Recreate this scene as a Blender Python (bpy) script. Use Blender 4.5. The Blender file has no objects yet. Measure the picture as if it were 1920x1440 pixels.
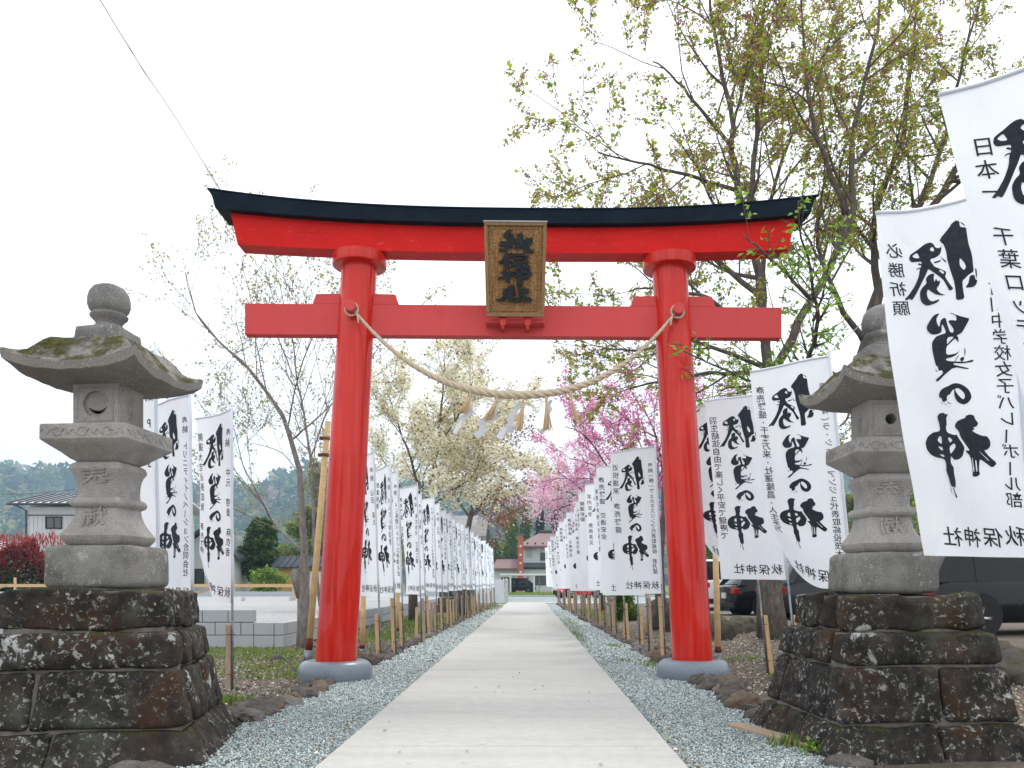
import bpy, bmesh, math, random
import numpy as np
from mathutils import Vector, Matrix, noise, geometry
R = math.radians
random.seed(7); rng = np.random.default_rng(7)
SC = bpy.context.scene
COL = SC.collection

# ------------------------------------------------------------------ camera, sky, sun, exposure
FPX, HX, HY, CAMH = 1500.0, 992.0, 1095.0, 1.0        # focal length in px, vanishing point of the path, eye height
cam_d = bpy.data.cameras.new('camera'); cam = bpy.data.objects.new('camera', cam_d); COL.objects.link(cam)
cam.location = (0, 0, CAMH); cam.rotation_euler = (R(90), 0, 0)
cam_d.sensor_width = 36.0; cam_d.lens = 36.0 * FPX / 1920.0
cam_d.shift_x = -(HX - 960) / 1920.0; cam_d.shift_y = (HY - 720) / 1920.0
cam_d.clip_start = 0.05; cam_d.clip_end = 5000
SC.camera = cam

SUN_EL, SUN_AZ = R(58), R(25)                          # high, ahead of the camera, a little to the right
w = bpy.data.worlds.new('World'); SC.world = w; w.use_nodes = True
nt = w.node_tree; N = nt.nodes; L = nt.links; N.clear()
out = N.new('ShaderNodeOutputWorld'); bg = N.new('ShaderNodeBackground'); bg.inputs['Strength'].default_value = 0.1
sky = N.new('ShaderNodeTexSky'); sky.sky_type = 'NISHITA'; sky.sun_disc = False
sky.sun_elevation = SUN_EL; sky.sun_rotation = SUN_AZ; sky.air_density = 1.0; sky.dust_density = 2.0
tc = N.new('ShaderNodeTexCoord'); cn = N.new('ShaderNodeTexNoise'); cn.inputs['Scale'].default_value = 2.2
cn.inputs['Detail'].default_value = 5; cn.inputs['Roughness'].default_value = 0.5
cr = N.new('ShaderNodeValToRGB'); cr.color_ramp.elements[0].position = 0.3; cr.color_ramp.elements[1].position = 0.7
cr.color_ramp.elements[0].color = (0.80, 0.80, 0.80, 1); cr.color_ramp.elements[1].color = (0.93, 0.93, 0.93, 1)
cloud = N.new('ShaderNodeRGB'); cloud.outputs[0].default_value = (13.4, 13.7, 14.2, 1)     # the white overcast layer
mx = N.new('ShaderNodeMix'); mx.data_type = 'RGBA'; mx.clamp_factor = False
L.new(tc.outputs['Generated'], cn.inputs['Vector']); L.new(cn.outputs['Fac'], cr.inputs['Fac'])
L.new(cr.outputs['Color'], mx.inputs['Factor']); L.new(sky.outputs[0], mx.inputs['A']); L.new(cloud.outputs[0], mx.inputs['B'])
L.new(mx.outputs['Result'], bg.inputs['Color']); L.new(bg.outputs[0], out.inputs[0])
sd = bpy.data.lights.new('sun', 'SUN'); sd.energy = 1.5; sd.angle = R(12); sd.color = (1.0, 0.96, 0.9)
so = bpy.data.objects.new('sun', sd); COL.objects.link(so)
sv = Vector((math.sin(SUN_AZ) * math.cos(SUN_EL), math.cos(SUN_AZ) * math.cos(SUN_EL), math.sin(SUN_EL)))
so.rotation_euler = (-sv).to_track_quat('-Z', 'Y').to_euler(); so.location = sv * 50
vs = SC.view_settings; vs.view_transform = 'Standard'; vs.look = 'None'; vs.gamma = 1; vs.use_curve_mapping = False
vs.exposure = 0.46
SC.render.engine = 'CYCLES'
SC.cycles.use_denoising = True

# ------------------------------------------------------------------ helpers
def P(px, py, d):                       # a point of the place seen at photo pixel (px, py), d metres away
    return Vector(((px - HX) * d / FPX, d, CAMH - (py - HY) * d / FPX))
def U(a, b): return random.uniform(a, b)
def tag(o, label=None, cat=None, group=None, kind=None):
    if label: o['label'] = label
    if cat: o['category'] = cat
    if group: o['group'] = group
    if kind: o['kind'] = kind
    return o
def empty(name, loc=(0, 0, 0), rz=0.0, label=None, cat=None, group=None, kind=None):
    o = bpy.data.objects.new(name, None); COL.objects.link(o); o.location = loc; o.rotation_euler = (0, 0, rz)
    o.empty_display_size = 0.1
    return tag(o, label, cat, group, kind)
def link_mesh(name, me, parent=None, loc=(0, 0, 0), rot=(0, 0, 0), scale=(1, 1, 1)):
    o = bpy.data.objects.new(name, me); COL.objects.link(o)
    o.location = loc; o.rotation_euler = rot; o.scale = scale
    if parent: o.parent = parent
    return o
class MB:
    def __init__(s): s.v = []; s.f = []
    def add(s, vs, fs):
        b = len(s.v); s.v += [tuple(p) for p in vs]; s.f += [tuple(b + i for i in f) for f in fs]; return s
    def box(s, x0, x1, y0, y1, z0, z1, M=None):
        vs = [Vector((x, y, z)) for z in (z0, z1) for y in (y0, y1) for x in (x0, x1)]
        if M: vs = [M @ p for p in vs]
        return s.add(vs, [(0, 2, 3, 1), (4, 5, 7, 6), (0, 1, 5, 4), (2, 6, 7, 3), (0, 4, 6, 2), (1, 3, 7, 5)])
    def tube(s, pts, rad, n=6, cap=True):
        pts = [Vector(p) for p in pts]
        if not isinstance(rad, (list, tuple)): rad = [rad] * len(pts)
        b = len(s.v); u = None
        for i, p in enumerate(pts):
            t = (pts[min(i + 1, len(pts) - 1)] - pts[max(i - 1, 0)])
            if t.length < 1e-9: t = Vector((0, 0, 1))
            t.normalize()
            if u is None: u = t.orthogonal().normalized()
            else:
                u = u - t * u.dot(t); u = u.normalized() if u.length > 1e-6 else t.orthogonal().normalized()
            q = t.cross(u)
            for k in range(n):
                a = 2 * math.pi * k / n; s.v.append(tuple(p + (u * math.cos(a) + q * math.sin(a)) * rad[i]))
        for i in range(len(pts) - 1):
            for k in range(n):
                a = b + i * n + k; c = b + i * n + (k + 1) % n; s.f.append((a, c, c + n, a + n))
        if cap:
            s.f.append(tuple(b + k for k in range(n - 1, -1, -1))); e = b + (len(pts) - 1) * n; s.f.append(tuple(e + k for k in range(n)))
        return s
    def lathe(s, prof, n=32, c=(0, 0, 0)):
        b = len(s.v)
        for r, z in prof:
            for k in range(n):
                a = 2 * math.pi * k / n; s.v.append((c[0] + r * math.cos(a), c[1] + r * math.sin(a), c[2] + z))
        for i in range(len(prof) - 1):
            for k in range(n):
                a = b + i * n + k; q = b + i * n + (k + 1) % n; s.f.append((a, q, q + n, a + n))
        s.f.append(tuple(b + k for k in range(n - 1, -1, -1))); e = b + (len(prof) - 1) * n; s.f.append(tuple(e + k for k in range(n)))
        return s
    def prism(s, poly, y0, y1):           # poly in x,z (counter-clockwise seen from -y), extruded along y
        n = len(poly); vs = [(x, y0, z) for x, z in poly] + [(x, y1, z) for x, z in poly]
        fs = [tuple(range(n)), tuple(range(2 * n - 1, n - 1, -1))] + [(i, n + i, n + (i + 1) % n, (i + 1) % n) for i in range(n)]
        return s.add(vs, fs)
    def loft(s, rings, cap=True):
        n = len(rings[0]); b = len(s.v)
        for r in rings: s.v += [tuple(p) for p in r]
        for i in range(len(rings) - 1):
            for k in range(n):
                a = b + i * n + k; c = b + i * n + (k + 1) % n; s.f.append((a, c, c + n, a + n))
        if cap:
            s.f.append(tuple(b + k for k in range(n - 1, -1, -1))); e = b + (len(rings) - 1) * n; s.f.append(tuple(e + k for k in range(n)))
        return s
    def mesh(s, name, mat=None, smooth=False, bevel=0.0, seg=2, auto=None):
        me = bpy.data.meshes.new(name); me.from_pydata(s.v, [], s.f)
        if bevel:
            bm = bmesh.new(); bm.from_mesh(me)
            bmesh.ops.remove_doubles(bm, verts=bm.verts, dist=1e-5); bmesh.ops.recalc_face_normals(bm, faces=bm.faces)
            es = [e for e in bm.edges if len(e.link_faces) == 2 and e.calc_face_angle(0) > R(28)]
            bmesh.ops.bevel(bm, geom=es, offset=bevel, segments=seg, affect='EDGES', profile=0.5, clamp_overlap=True)
            bm.to_mesh(me); bm.free()
        if mat: me.materials.append(mat)
        if smooth or auto:
            me.polygons.foreach_set('use_smooth', [True] * len(me.polygons))
            if auto: me.set_sharp_from_angle(angle=R(auto))
        me.update(); return me
    def obj(s, name, mat=None, parent=None, loc=(0, 0, 0), rot=(0, 0, 0), **k):
        return link_mesh(name, s.mesh(name, mat, **k), parent, loc, rot)

def np_mesh(name, V, F, mat, col=None, smooth=False):
    """V (n,3), F (m,k) all the same corner count, optional per-vertex colour (n,3)"""
    me = bpy.data.meshes.new(name); V = np.asarray(V, np.float32); F = np.asarray(F, np.int32); k = F.shape[1]
    me.vertices.add(len(V)); me.vertices.foreach_set('co', V.ravel())
    me.loops.add(F.size); me.loops.foreach_set('vertex_index', F.ravel())
    me.polygons.add(len(F)); me.polygons.foreach_set('loop_start', np.arange(0, F.size, k, dtype=np.int32))
    me.polygons.foreach_set('loop_total', np.full(len(F), k, np.int32))
    if smooth: me.polygons.foreach_set('use_smooth', np.ones(len(F), bool))
    me.update(calc_edges=True)
    if col is not None:
        a = me.color_attributes.new('Col', 'FLOAT_COLOR', 'POINT')
        c = np.ones((len(V), 4), np.float32); c[:, :3] = col; a.data.foreach_set('color', c.ravel())
    if mat: me.materials.append(mat)
    me.validate(); return me
def rand_rot(n, tilt=math.pi):
    ax = rng.normal(size=(n, 3)); ax /= np.linalg.norm(ax, axis=1)[:, None]
    an = rng.uniform(-tilt, tilt, n)
    K = np.zeros((n, 3, 3)); K[:, 0, 1] = -ax[:, 2]; K[:, 0, 2] = ax[:, 1]; K[:, 1, 0] = ax[:, 2]; K[:, 1, 2] = -ax[:, 0]; K[:, 2, 0] = -ax[:, 1]; K[:, 2, 1] = ax[:, 0]
    s = np.sin(an)[:, None, None]; c = (1 - np.cos(an))[:, None, None]
    return np.eye(3)[None] + s * K + c * (K @ K)
def rotz(n):
    a = rng.uniform(0, 2 * math.pi, n); M = np.zeros((n, 3, 3)); M[:, 0, 0] = np.cos(a); M[:, 0, 1] = -np.sin(a); M[:, 1, 0] = np.sin(a); M[:, 1, 1] = np.cos(a); M[:, 2, 2] = 1
    return M
def scatter(name, tv, tf, pos, scl, rot, mat, cols=None, parent=None, smooth=False):
    tv = np.asarray(tv, float); tf = np.asarray(tf); n = len(pos); k = len(tv)
    V = (rot @ (tv[None] * np.asarray(scl)[:, None, :]).transpose(0, 2, 1)).transpose(0, 2, 1) + np.asarray(pos)[:, None, :]
    F = (tf[None] + (np.arange(n) * k)[:, None, None]).reshape(-1, tf.shape[1])
    c = None if cols is None else np.repeat(np.asarray(cols), k, axis=0)
    return link_mesh(name, np_mesh(name, V.reshape(-1, 3), F, mat, c, smooth), parent)
OCTV = [(1, 0, 0), (-.9, .25, 0), (.1, 1, .1), (0, -.9, -.1), (.1, .1, .9), (-.1, 0, -.8)]
OCTF = [(0, 2, 4), (2, 1, 4), (1, 3, 4), (3, 0, 4), (2, 0, 5), (1, 2, 5), (3, 1, 5), (0, 3, 5)]
LEAFV = [(0, 0, 0), (.5, .42, .10), (1, 0, -.05), (.5, -.42, .10)]
LEAFF = [(0, 1, 2), (0, 2, 3)]
def pick(cols, n, jit=0.15):
    cols = np.asarray(cols, float); c = cols[rng.integers(0, len(cols), n)]
    return np.clip(c * rng.uniform(1 - jit, 1 + jit, (n, 1)) * rng.uniform(1 - jit * .3, 1 + jit * .3, (n, 3)), 0, 1)

# ------------------------------------------------------------------ materials
class NT:
    def __init__(s, name):
        s.m = bpy.data.materials.new(name); s.m.use_nodes = True; s.t = s.m.node_tree; s.n = s.t.nodes; s.l = s.t.links
        s.b = s.n['Principled BSDF']; s.pos = None; s.b.inputs['Specular IOR Level'].default_value = .16
    def co(s):
        if not s.pos:
            g = s.n.new('ShaderNodeNewGeometry'); s.pos = g.outputs['Position']
        return s.pos
    def scaled(s, v):
        mp = s.n.new('ShaderNodeMapping'); mp.inputs['Scale'].default_value = v; s.l.new(s.co(), mp.inputs['Vector']); return mp.outputs[0]
    def noise(s, scale, detail=4, rough=.55, vec=None, dist=0):
        n = s.n.new('ShaderNodeTexNoise'); n.inputs['Scale'].default_value = scale; n.inputs['Detail'].default_value = detail
        n.inputs['Roughness'].default_value = rough; n.inputs['Distortion'].default_value = dist
        s.l.new(vec or s.co(), n.inputs['Vector']); return n.outputs['Fac']
    def voro(s, scale, vec=None, feat='F1', rnd=1.0):
        n = s.n.new('ShaderNodeTexVoronoi'); n.inputs['Scale'].default_value = scale; n.feature = feat; n.inputs['Randomness'].default_value = rnd
        s.l.new(vec or s.co(), n.inputs['Vector']); return n
    def ramp(s, fac, stops):
        r = s.n.new('ShaderNodeValToRGB'); e = r.color_ramp.elements
        while len(e) < len(stops): e.new(0.5)
        for i, (p, c) in enumerate(stops):
            e[i].position = p; e[i].color = (c, c, c, 1) if isinstance(c, (int, float)) else (*c, 1)
        s.l.new(fac, r.inputs['Fac']); return r.outputs['Color']
    def mix(s, fac, a, b, mode='MIX'):
        m = s.n.new('ShaderNodeMix'); m.data_type = 'RGBA'; m.blend_type = mode
        for v, k in ((fac, 'Factor'), (a, 'A'), (b, 'B')):
            if hasattr(v, 'links'): s.l.new(v, m.inputs[k])
            elif k == 'Factor': m.inputs[k].default_value = v
            else: m.inputs[k].default_value = (*v, 1)
        return m.outputs['Result']
    def attr(s):
        a = s.n.new('ShaderNodeAttribute'); a.attribute_name = 'Col'; return a.outputs['Color']
    def color(s, c):
        if hasattr(c, 'links'): s.l.new(c, s.b.inputs['Base Color'])
        else: s.b.inputs['Base Color'].default_value = (*c, 1)
        return s
    def set(s, **k):
        for a, v in k.items(): s.b.inputs[a.replace('_', ' ')].default_value = v
        return s
    def bump(s, h, strength=.4, dist=.01):
        b = s.n.new('ShaderNodeBump'); b.inputs['Strength'].default_value = strength; b.inputs['Distance'].default_value = dist
        s.l.new(h, b.inputs['Height']); s.l.new(b.outputs[0], s.b.inputs['Normal']); return s
    def translucent(s, fac, col=None):
        t = s.n.new('ShaderNodeBsdfTranslucent'); m = s.n.new('ShaderNodeMixShader'); m.inputs[0].default_value = fac
        o = s.n['Material Output']
        src = col if col is not None else (s.b.inputs['Base Color'].links[0].from_socket if s.b.inputs['Base Color'].links else None)
        if hasattr(src, 'links'): s.l.new(src, t.inputs['Color'])
        else: t.inputs['Color'].default_value = (*(src or tuple(s.b.inputs['Base Color'].default_value)[:3]), 1)
        s.l.new(s.b.outputs[0], m.inputs[1]); s.l.new(t.outputs[0], m.inputs[2]); s.l.new(m.outputs[0], o.inputs['Surface']); return s
def plain(name, c, rough=.5, metal=0, var=.12, scale=6, bump=0, **k):
    t = NT(name); n = t.noise(scale, 5)
    a = tuple(x * (1 - var) for x in c); b = tuple(min(1, x * (1 + var)) for x in c)
    t.color(t.ramp(n, [(.3, a), (.7, b)])).set(Roughness=rough, Metallic=metal, **k)
    if bump: t.bump(n, bump, .01)
    return t.m
def attrmat(name, rough=.7, trans=0, bump=0, bscale=60):
    t = NT(name); c = t.attr(); t.color(c).set(Roughness=rough)
    if bump: t.bump(t.noise(bscale, 3), bump, .005)
    if trans: t.translucent(trans, c)
    return t.m

M = {}
# red lacquer of the gate
t = NT('red_lacquer'); n = t.noise(2.2, 4); n2 = t.noise(160, 2)
sk = t.noise(9, 5, .6, vec=t.scaled((2.2, 2.2, .10)))
t.color(t.mix(t.ramp(sk, [(.48, 0.0), (.66, .55)]), t.ramp(n, [(.3, (.50, .012, .006)), (.7, (.58, .018, .009))]), (.66, .045, .030))).set(Roughness=.3, Coat_Weight=.42, Coat_Roughness=.03, Specular_IOR_Level=.12)  # upright paler streaks: worn lacquer, and painted stand-in for streaky reflections
t.bump(t.mix(.15, sk, n2), .22, .01); M['red'] = t.m
t = NT('red_lacquer_beam'); n = t.noise(3, 4); v = t.noise(9, 6, .7, vec=t.scaled((1, 1, 3)), dist=.6)
t.color(t.mix(t.ramp(v, [(.58, 0.0), (.68, .35)]), t.ramp(n, [(.3, (.52, .010, .008)), (.7, (.62, .014, .010))]), (.7, .12, .10))).set(Roughness=.4, Specular_IOR_Level=.09)
t.bump(v, .35, .012); M['red_beam'] = t.m
t = NT('pinkish_red_paint'); n = t.noise(2, 5); st = t.noise(5, 6, .6, vec=t.scaled((2, 2, .5)))
t.color(t.mix(t.ramp(st, [(.5, 0.0), (.8, .3)]), t.ramp(n, [(.3, (.54, .062, .062)), (.7, (.59, .075, .074))]), (.46, .045, .045))).set(Roughness=.55)
M['red_pinkish'] = t.m  # pinker, duller red than the pillars
t = NT('black_copper'); n = t.noise(5, 5); t.color(t.ramp(n, [(.35, (.005, .011, .018)), (.7, (.009, .017, .027))])).set(Roughness=.5, Specular_IOR_Level=.05); t.bump(t.noise(18, 4), .06, .004); M['black'] = t.m
t = NT('polished_granite'); n = t.noise(260, 2, .7); n2 = t.noise(5, 4)
t.color(t.mix(t.ramp(n2, [(.35, 0.0), (.7, .5)]), t.ramp(n, [(.35, (.06, .085, .11)), (.5, (.16, .20, .235)), (.68, (.32, .36, .40))]), (.20, .225, .25))).set(Roughness=.32, Specular_IOR_Level=.5); M['granite'] = t.m
t = NT('carved_wood'); v = t.voro(55, vec=t.scaled((1, .6, 1.5)), feat='F1'); wv = t.noise(7, 5, .6, vec=t.scaled((6, 1, .4)))
t.color(t.mix(t.ramp(v.outputs['Distance'], [(.15, 1.0), (.55, 0.0)]), t.ramp(wv, [(.35, (.24, .125, .045)), (.65, (.42, .235, .095))]), (.13, .065, .025))).set(Roughness=.6)
t.bump(v.outputs['Distance'], .9, .01); M['carved_wood'] = t.m
t = NT('frame_wood'); g = t.noise(9, 6, .6, vec=t.scaled((8, 3, .8))); t.color(t.ramp(g, [(.3, (.19, .115, .052)), (.7, (.33, .205, .10))])).set(Roughness=.55); t.bump(g, .2, .005); M['frame_wood'] = t.m
M['char_ink'] = plain('charcoal_relief', (.020, .023, .028), .5, var=.3, scale=20)
t = NT('straw'); g = t.noise(120, 3, .6, vec=t.scaled((1, 1, 1))); g2 = t.noise(8, 3)
t.color(t.mix(g2, t.ramp(g, [(.3, (.40, .32, .22)), (.7, (.66, .56, .42))]), (.56, .46, .33))).set(Roughness=.85); t.bump(g, .5, .004); M['straw'] = t.m
M['paper'] = NT('white_paper').color((.80, .81, .83)).set(Roughness=.8).translucent(.35).m
# flag cloth with the faintest weave
t = NT('white_banner_cloth'); g = t.noise(900, 2); g2 = t.noise(3, 3); t.color(t.ramp(g2, [(.3, (.89, .925, .97)), (.7, (.92, .945, .98))])).set(Roughness=.75, Sheen_Weight=.1); cr1 = t.noise(5.5, 3, .5, vec=t.scaled((1.6, 1.6, .7)), dist=.8); t.bump(t.mix(.03, cr1, g), .55, .035); t.translucent(.5); M['cloth'] = t.m
M['ink'] = plain('banner_ink', (.024, .029, .038), .75, var=.25, scale=40)
M['steel'] = plain('galvanised_steel', (.20, .215, .23), .45, .6, var=.35, scale=14)
M['rust'] = plain('rusty_wire', (.16, .06, .025), .8, var=.4, scale=40)
M['white_tube'] = plain('white_plastic_tube', (.62, .66, .74), .4, var=.05)
t = NT('stake_wood'); g = t.noise(12, 6, .65, vec=t.scaled((9, 9, .8))); t.color(t.ramp(g, [(.3, (.42, .27, .13)), (.7, (.62, .44, .25))])).set(Roughness=.65); t.bump(g, .15, .004); M['stake'] = t.m
t = NT('grey_stake_wood'); g = t.noise(12, 6, .65, vec=t.scaled((9, 9, .8))); t.color(t.ramp(g, [(.3, (.27, .20, .145)), (.7, (.46, .36, .27))])).set(Roughness=.75); t.bump(g, .15, .004); M['stake_grey'] = t.m
M['wood_post'] = plain('round_post_wood', (.58, .40, .20), .5, var=.18, scale=9)
# weathered stone of the lantern pedestals
t = NT('weathered_dark_stone'); big = t.noise(1.7, 5, .6); mid = t.noise(9, 6, .65); fine = t.noise(60, 4, .7)
base = t.ramp(mid, [(.30, (.010, .009, .008)), (.55, (.036, .031, .027)), (.78, (.095, .083, .072))])
base = t.mix(t.ramp(t.noise(2.6, 5, .6), [(.52, 0.0), (.68, .65)]), base, (.070, .033, .015))
mask = t.ramp(t.noise(2.3, 5, .6), [(.40, 0.0), (.58, 1.0)])
fl = t.mix(1.0, t.ramp(t.noise(30, 8, .72, dist=.5), [(.565, 0.0), (.60, .9)]), mask, 'MULTIPLY')
v1 = t.voro(17, feat='F1'); dots = t.mix(1.0, t.ramp(t.mix(.25, v1.outputs['Distance'], t.noise(60, 3)), [(.17, 1.0), (.23, 0.0)]), t.ramp(v1.outputs['Color'], [(.45, 0.0), (.55, .9)]), 'MULTIPLY')
patch = t.ramp(t.noise(4.0, 9, .70, dist=.5), [(.615, 0.0), (.645, .95)])
lich = t.ramp(t.noise(9, 4), [(.3, (.17, .19, .155)), (.5, (.34, .35, .32)), (.7, (.52, .52, .51))])
base = t.mix(t.mix(1.0, t.mix(1.0, fl, dots, 'LIGHTEN'), patch, 'LIGHTEN'), base, lich)
gm = t.ramp(t.noise(1.9, 6, .65), [(.56, 0.0), (.70, .55)]); base = t.mix(gm, base, (.085, .095, .070))
geo = t.n.new('ShaderNodeNewGeometry'); sx = t.n.new('ShaderNodeSeparateXYZ'); t.l.new(geo.outputs['True Normal'], sx.inputs[0])
moss = t.mix(1.0, t.ramp(sx.outputs['Z'], [(.55, 0.0), (.85, 1.0)]), t.ramp(t.noise(7, 5, .6), [(.50, 0.0), (.62, .9)]), 'MULTIPLY')
base = t.mix(moss, base, (.045, .050, .012))
t.color(base).set(Roughness=.9); hh = t.mix(.4, mid, fine); t.bump(hh, .75, .025); M['dark_stone'] = t.m
# granite of the lantern's shaft, cap and plinth
def lantern_stone(name, stain, lichen, tint):
    t = NT(name); sp = t.noise(220, 2, .7); sm = t.noise(5, 6, .6); pit = t.noise(70, 4, .7)
    c = t.ramp(sp, [(.35, tuple(x * .62 for x in tint)), (.5, tint), (.66, tuple(min(1, x * 1.3) for x in tint))])
    c = t.mix(t.ramp(sm, [(.42, 0.0), (.68, stain)]), c, (.045, .040, .036))
    v = t.voro(38); s1 = t.mix(1.0, t.ramp(v.outputs['Distance'], [(.16, 1.0), (.30, 0.0)]), t.ramp(t.noise(3.3, 4), [(.48, 0.0), (.60, lichen)]), 'MULTIPLY')
    pt = t.ramp(t.noise(6.5, 8, .7, dist=.3), [(.60, 0.0), (.65, lichen)])
    c = t.mix(t.mix(1.0, s1, pt, 'LIGHTEN'), c, (.42, .43, .40))
    t.color(c).set(Roughness=.88); t.bump(t.mix(.5, pit, sp), 1.0, .012); return t.m
M['shaft'] = lantern_stone('lantern_shaft_stone', .34, .30, (.40, .378, .352))
M['plinth'] = lantern_stone('lantern_plinth_stone', .6, .8, (.26, .25, .225))
M['finial'] = lantern_stone('lantern_finial_stone', .5, .95, (.27, .26, .245))
t = NT('mossy_roof_stone'); sp = t.noise(150, 3, .7); sm = t.noise(7, 6, .65)
g0 = t.n.new('ShaderNodeNewGeometry'); s0 = t.n.new('ShaderNodeSeparateXYZ'); t.l.new(g0.outputs['Normal'], s0.inputs[0]); topside = t.ramp(s0.outputs['Z'], [(.0, .15), (.12, 1.0)])
c = t.mix(t.mix(1.0, t.ramp(sm, [(.40, 0.0), (.60, .9)]), topside, 'MULTIPLY'), t.ramp(sp, [(.35, (.20, .182, .162)), (.65, (.36, .33, .30))]), (.042, .037, .033))
c = t.mix(t.mix(1.0, t.ramp(t.voro(34).outputs['Distance'], [(.16, 1.0), (.3, 0.0)]), t.ramp(t.noise(3.7, 4), [(.46, 0.0), (.58, .9)]), 'MULTIPLY'), c, (.42, .42, .40))
geo = t.n.new('ShaderNodeNewGeometry'); sx = t.n.new('ShaderNodeSeparateXYZ'); t.l.new(geo.outputs['True Normal'], sx.inputs[0])
ms = t.mix(1.0, t.ramp(sx.outputs['Z'], [(.35, 0.0), (.6, 1.0)]), t.ramp(t.noise(6, 6, .65), [(.44, 0.0), (.53, .95)]), 'MULTIPLY')
c = t.mix(ms, c, t.ramp(t.noise(40, 3), [(.3, (.030, .034, .006)), (.6, (.075, .075, .014)), (.8, (.17, .13, .045))]))
t.color(c).set(Roughness=.95); t.bump(t.mix(.5, sm, sp), .8, .02); M['roof_stone'] = t.m
M['mortar'] = plain('mortar', (.15, .135, .12), .95, var=.35, scale=14, bump=.5)
# ground
t = NT('concrete'); a = t.noise(.9, 6, .6); b = t.noise(14, 6, .7); f = t.noise(150, 3, .7); st = t.noise(2.2, 5, .6, vec=t.scaled((.25, 1.6, 1)))
c = t.ramp(b, [(.25, (.405, .395, .365)), (.75, (.495, .485, .455))])
c = t.mix(t.ramp(st, [(.5, 0.0), (.75, .45)]), c, (.34, .33, .30)); c = t.mix(t.ramp(a, [(.5, 0.0), (.75, .35)]), c, (.545, .54, .515))
c = t.mix(t.ramp(f, [(.62, 0.0), (.72, .35)]), c, (.26, .25, .23))
t.color(c).set(Roughness=.85); t.bump(f, .22, .004); M['concrete'] = t.m
t = NT('gravel_bed'); v = t.voro(48); t.color(t.mix(t.ramp(v.outputs['Distance'], [(.3, 0.0), (.62, .85)]), t.ramp(t.noise(70, 2), [(.3, (.30, .36, .365)), (.5, (.45, .51, .51)), (.7, (.60, .65, .64))]), (.15, .17, .17))).set(Roughness=.8); t.bump(v.outputs['Distance'], .8, .012); M['gravel_bed'] = t.m
M['pebble'] = attrmat('gravel_chips', .75)
t = NT('soil'); a = t.noise(1.1, 5, .6); b = t.noise(28, 7, .75)
c = t.ramp(b, [(.28, (.06, .048, .038)), (.48, (.15, .122, .098)), (.72, (.30, .255, .21))]); c = t.mix(t.ramp(a, [(.45, 0.0), (.7, .5)]), c, (.085, .068, .05))
t.color(c).set(Roughness=.95); t.bump(b, .9, .03); M['soil'] = t.m
M['chip'] = attrmat('leaf_litter', .85)
t = NT('lot_gravel'); v = t.voro(18); a = t.noise(.25, 4); t.color(t.mix(t.ramp(v.outputs['Distance'], [(.3, 0.0), (.7, .45)]), t.ramp(a, [(.3, (.36, .365, .365)), (.7, (.46, .46, .455))]), (.18, .185, .19))).set(Roughness=.9); t.bump(v.outputs['Distance'], .5, .02); M['lot'] = t.m
t = NT('asphalt'); t.color(t.ramp(t.noise(40, 4, .7), [(.3, (.11, .112, .115)), (.7, (.19, .19, .19))])).set(Roughness=.9); M['asphalt'] = t.m
t = NT('far_field'); t.color(t.ramp(t.noise(.12, 5, .6), [(.35, (.09, .12, .03)), (.55, (.17, .19, .06)), (.7, (.22, .19, .10))])).set(Roughness=.95); M['field'] = t.m
t = NT('concrete_block'); a = t.noise(60, 4, .7); b = t.noise(3, 4); t.color(t.mix(b, t.ramp(a, [(.3, (.33, .355, .375)), (.7, (.43, .455, .475))]), (.40, .42, .44))).set(Roughness=.92); t.bump(a, .3, .004); M['block'] = t.m
t = NT('field_stone'); a = t.noise(6, 6, .65); b = t.noise(60, 4, .7); inf = t.n.new('ShaderNodeObjectInfo')
c = t.ramp(t.mix(.5, a, b), [(.32, (.040, .035, .031)), (.5, (.115, .102, .092)), (.7, (.24, .22, .20))])
c = t.mix(t.ramp(inf.outputs['Random'], [(.70, 0.0), (.95, .5)]), c, (.22, .145, .085)); c = t.mix(t.ramp(inf.outputs['Random'], [(.05, .5), (.2, 0.0)]), c, (.28, .27, .25))
t.color(c).set(Roughness=.9); t.bump(t.mix(.5, a, b), 1.0, .025); M['field_stone'] = t.m
t = NT('boulder'); a = t.noise(3, 7, .65); b = t.noise(30, 5, .7)
c = t.ramp(a, [(.3, (.052, .046, .040)), (.55, (.12, .104, .088)), (.75, (.23, .205, .18))]); geo = t.n.new('ShaderNodeNewGeometry'); sx = t.n.new('ShaderNodeSeparateXYZ'); t.l.new(geo.outputs['True Normal'], sx.inputs[0])
c = t.mix(t.mix(1.0, t.ramp(sx.outputs['Z'], [(.3, 0.0), (.8, .8)]), t.ramp(t.noise(4, 5), [(.45, 0.0), (.6, 1.0)]), 'MULTIPLY'), c, (.075, .075, .025))
t.color(c).set(Roughness=.92); t.bump(t.mix(.5, a, b), .9, .05); M['boulder'] = t.m
t = NT('cherry_bark'); a = t.noise(16, 7, .7, vec=t.scaled((1, 1, .45))); b = t.noise(9, 4, .6, vec=t.scaled((1, 1, 2.2))); t.color(t.ramp(a, [(.3, (.060, .049, .042)), (.55, (.125, .105, .09)), (.75, (.22, .195, .17))])).set(Roughness=.9); t.bump(t.mix(.4, a, b), .8, .02); M['bark'] = t.m
M['leaf'] = attrmat('leaves', .6, .55)
M['petal'] = attrmat('petals', .7, .58)
t = NT('pale_bark'); a = t.noise(16, 6, .7, vec=t.scaled((1, 1, .45))); t.color(t.ramp(a, [(.3, (.13, .112, .10)), (.7, (.30, .27, .25))])).set(Roughness=.9); t.bump(a, .5, .01); M['pale_bark'] = t.m
M['grass'] = attrmat('grass_blades', .6, .35)
M['tassel'] = plain('tan_straw', (.56, .40, .25), .85, var=.3, scale=120)

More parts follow.
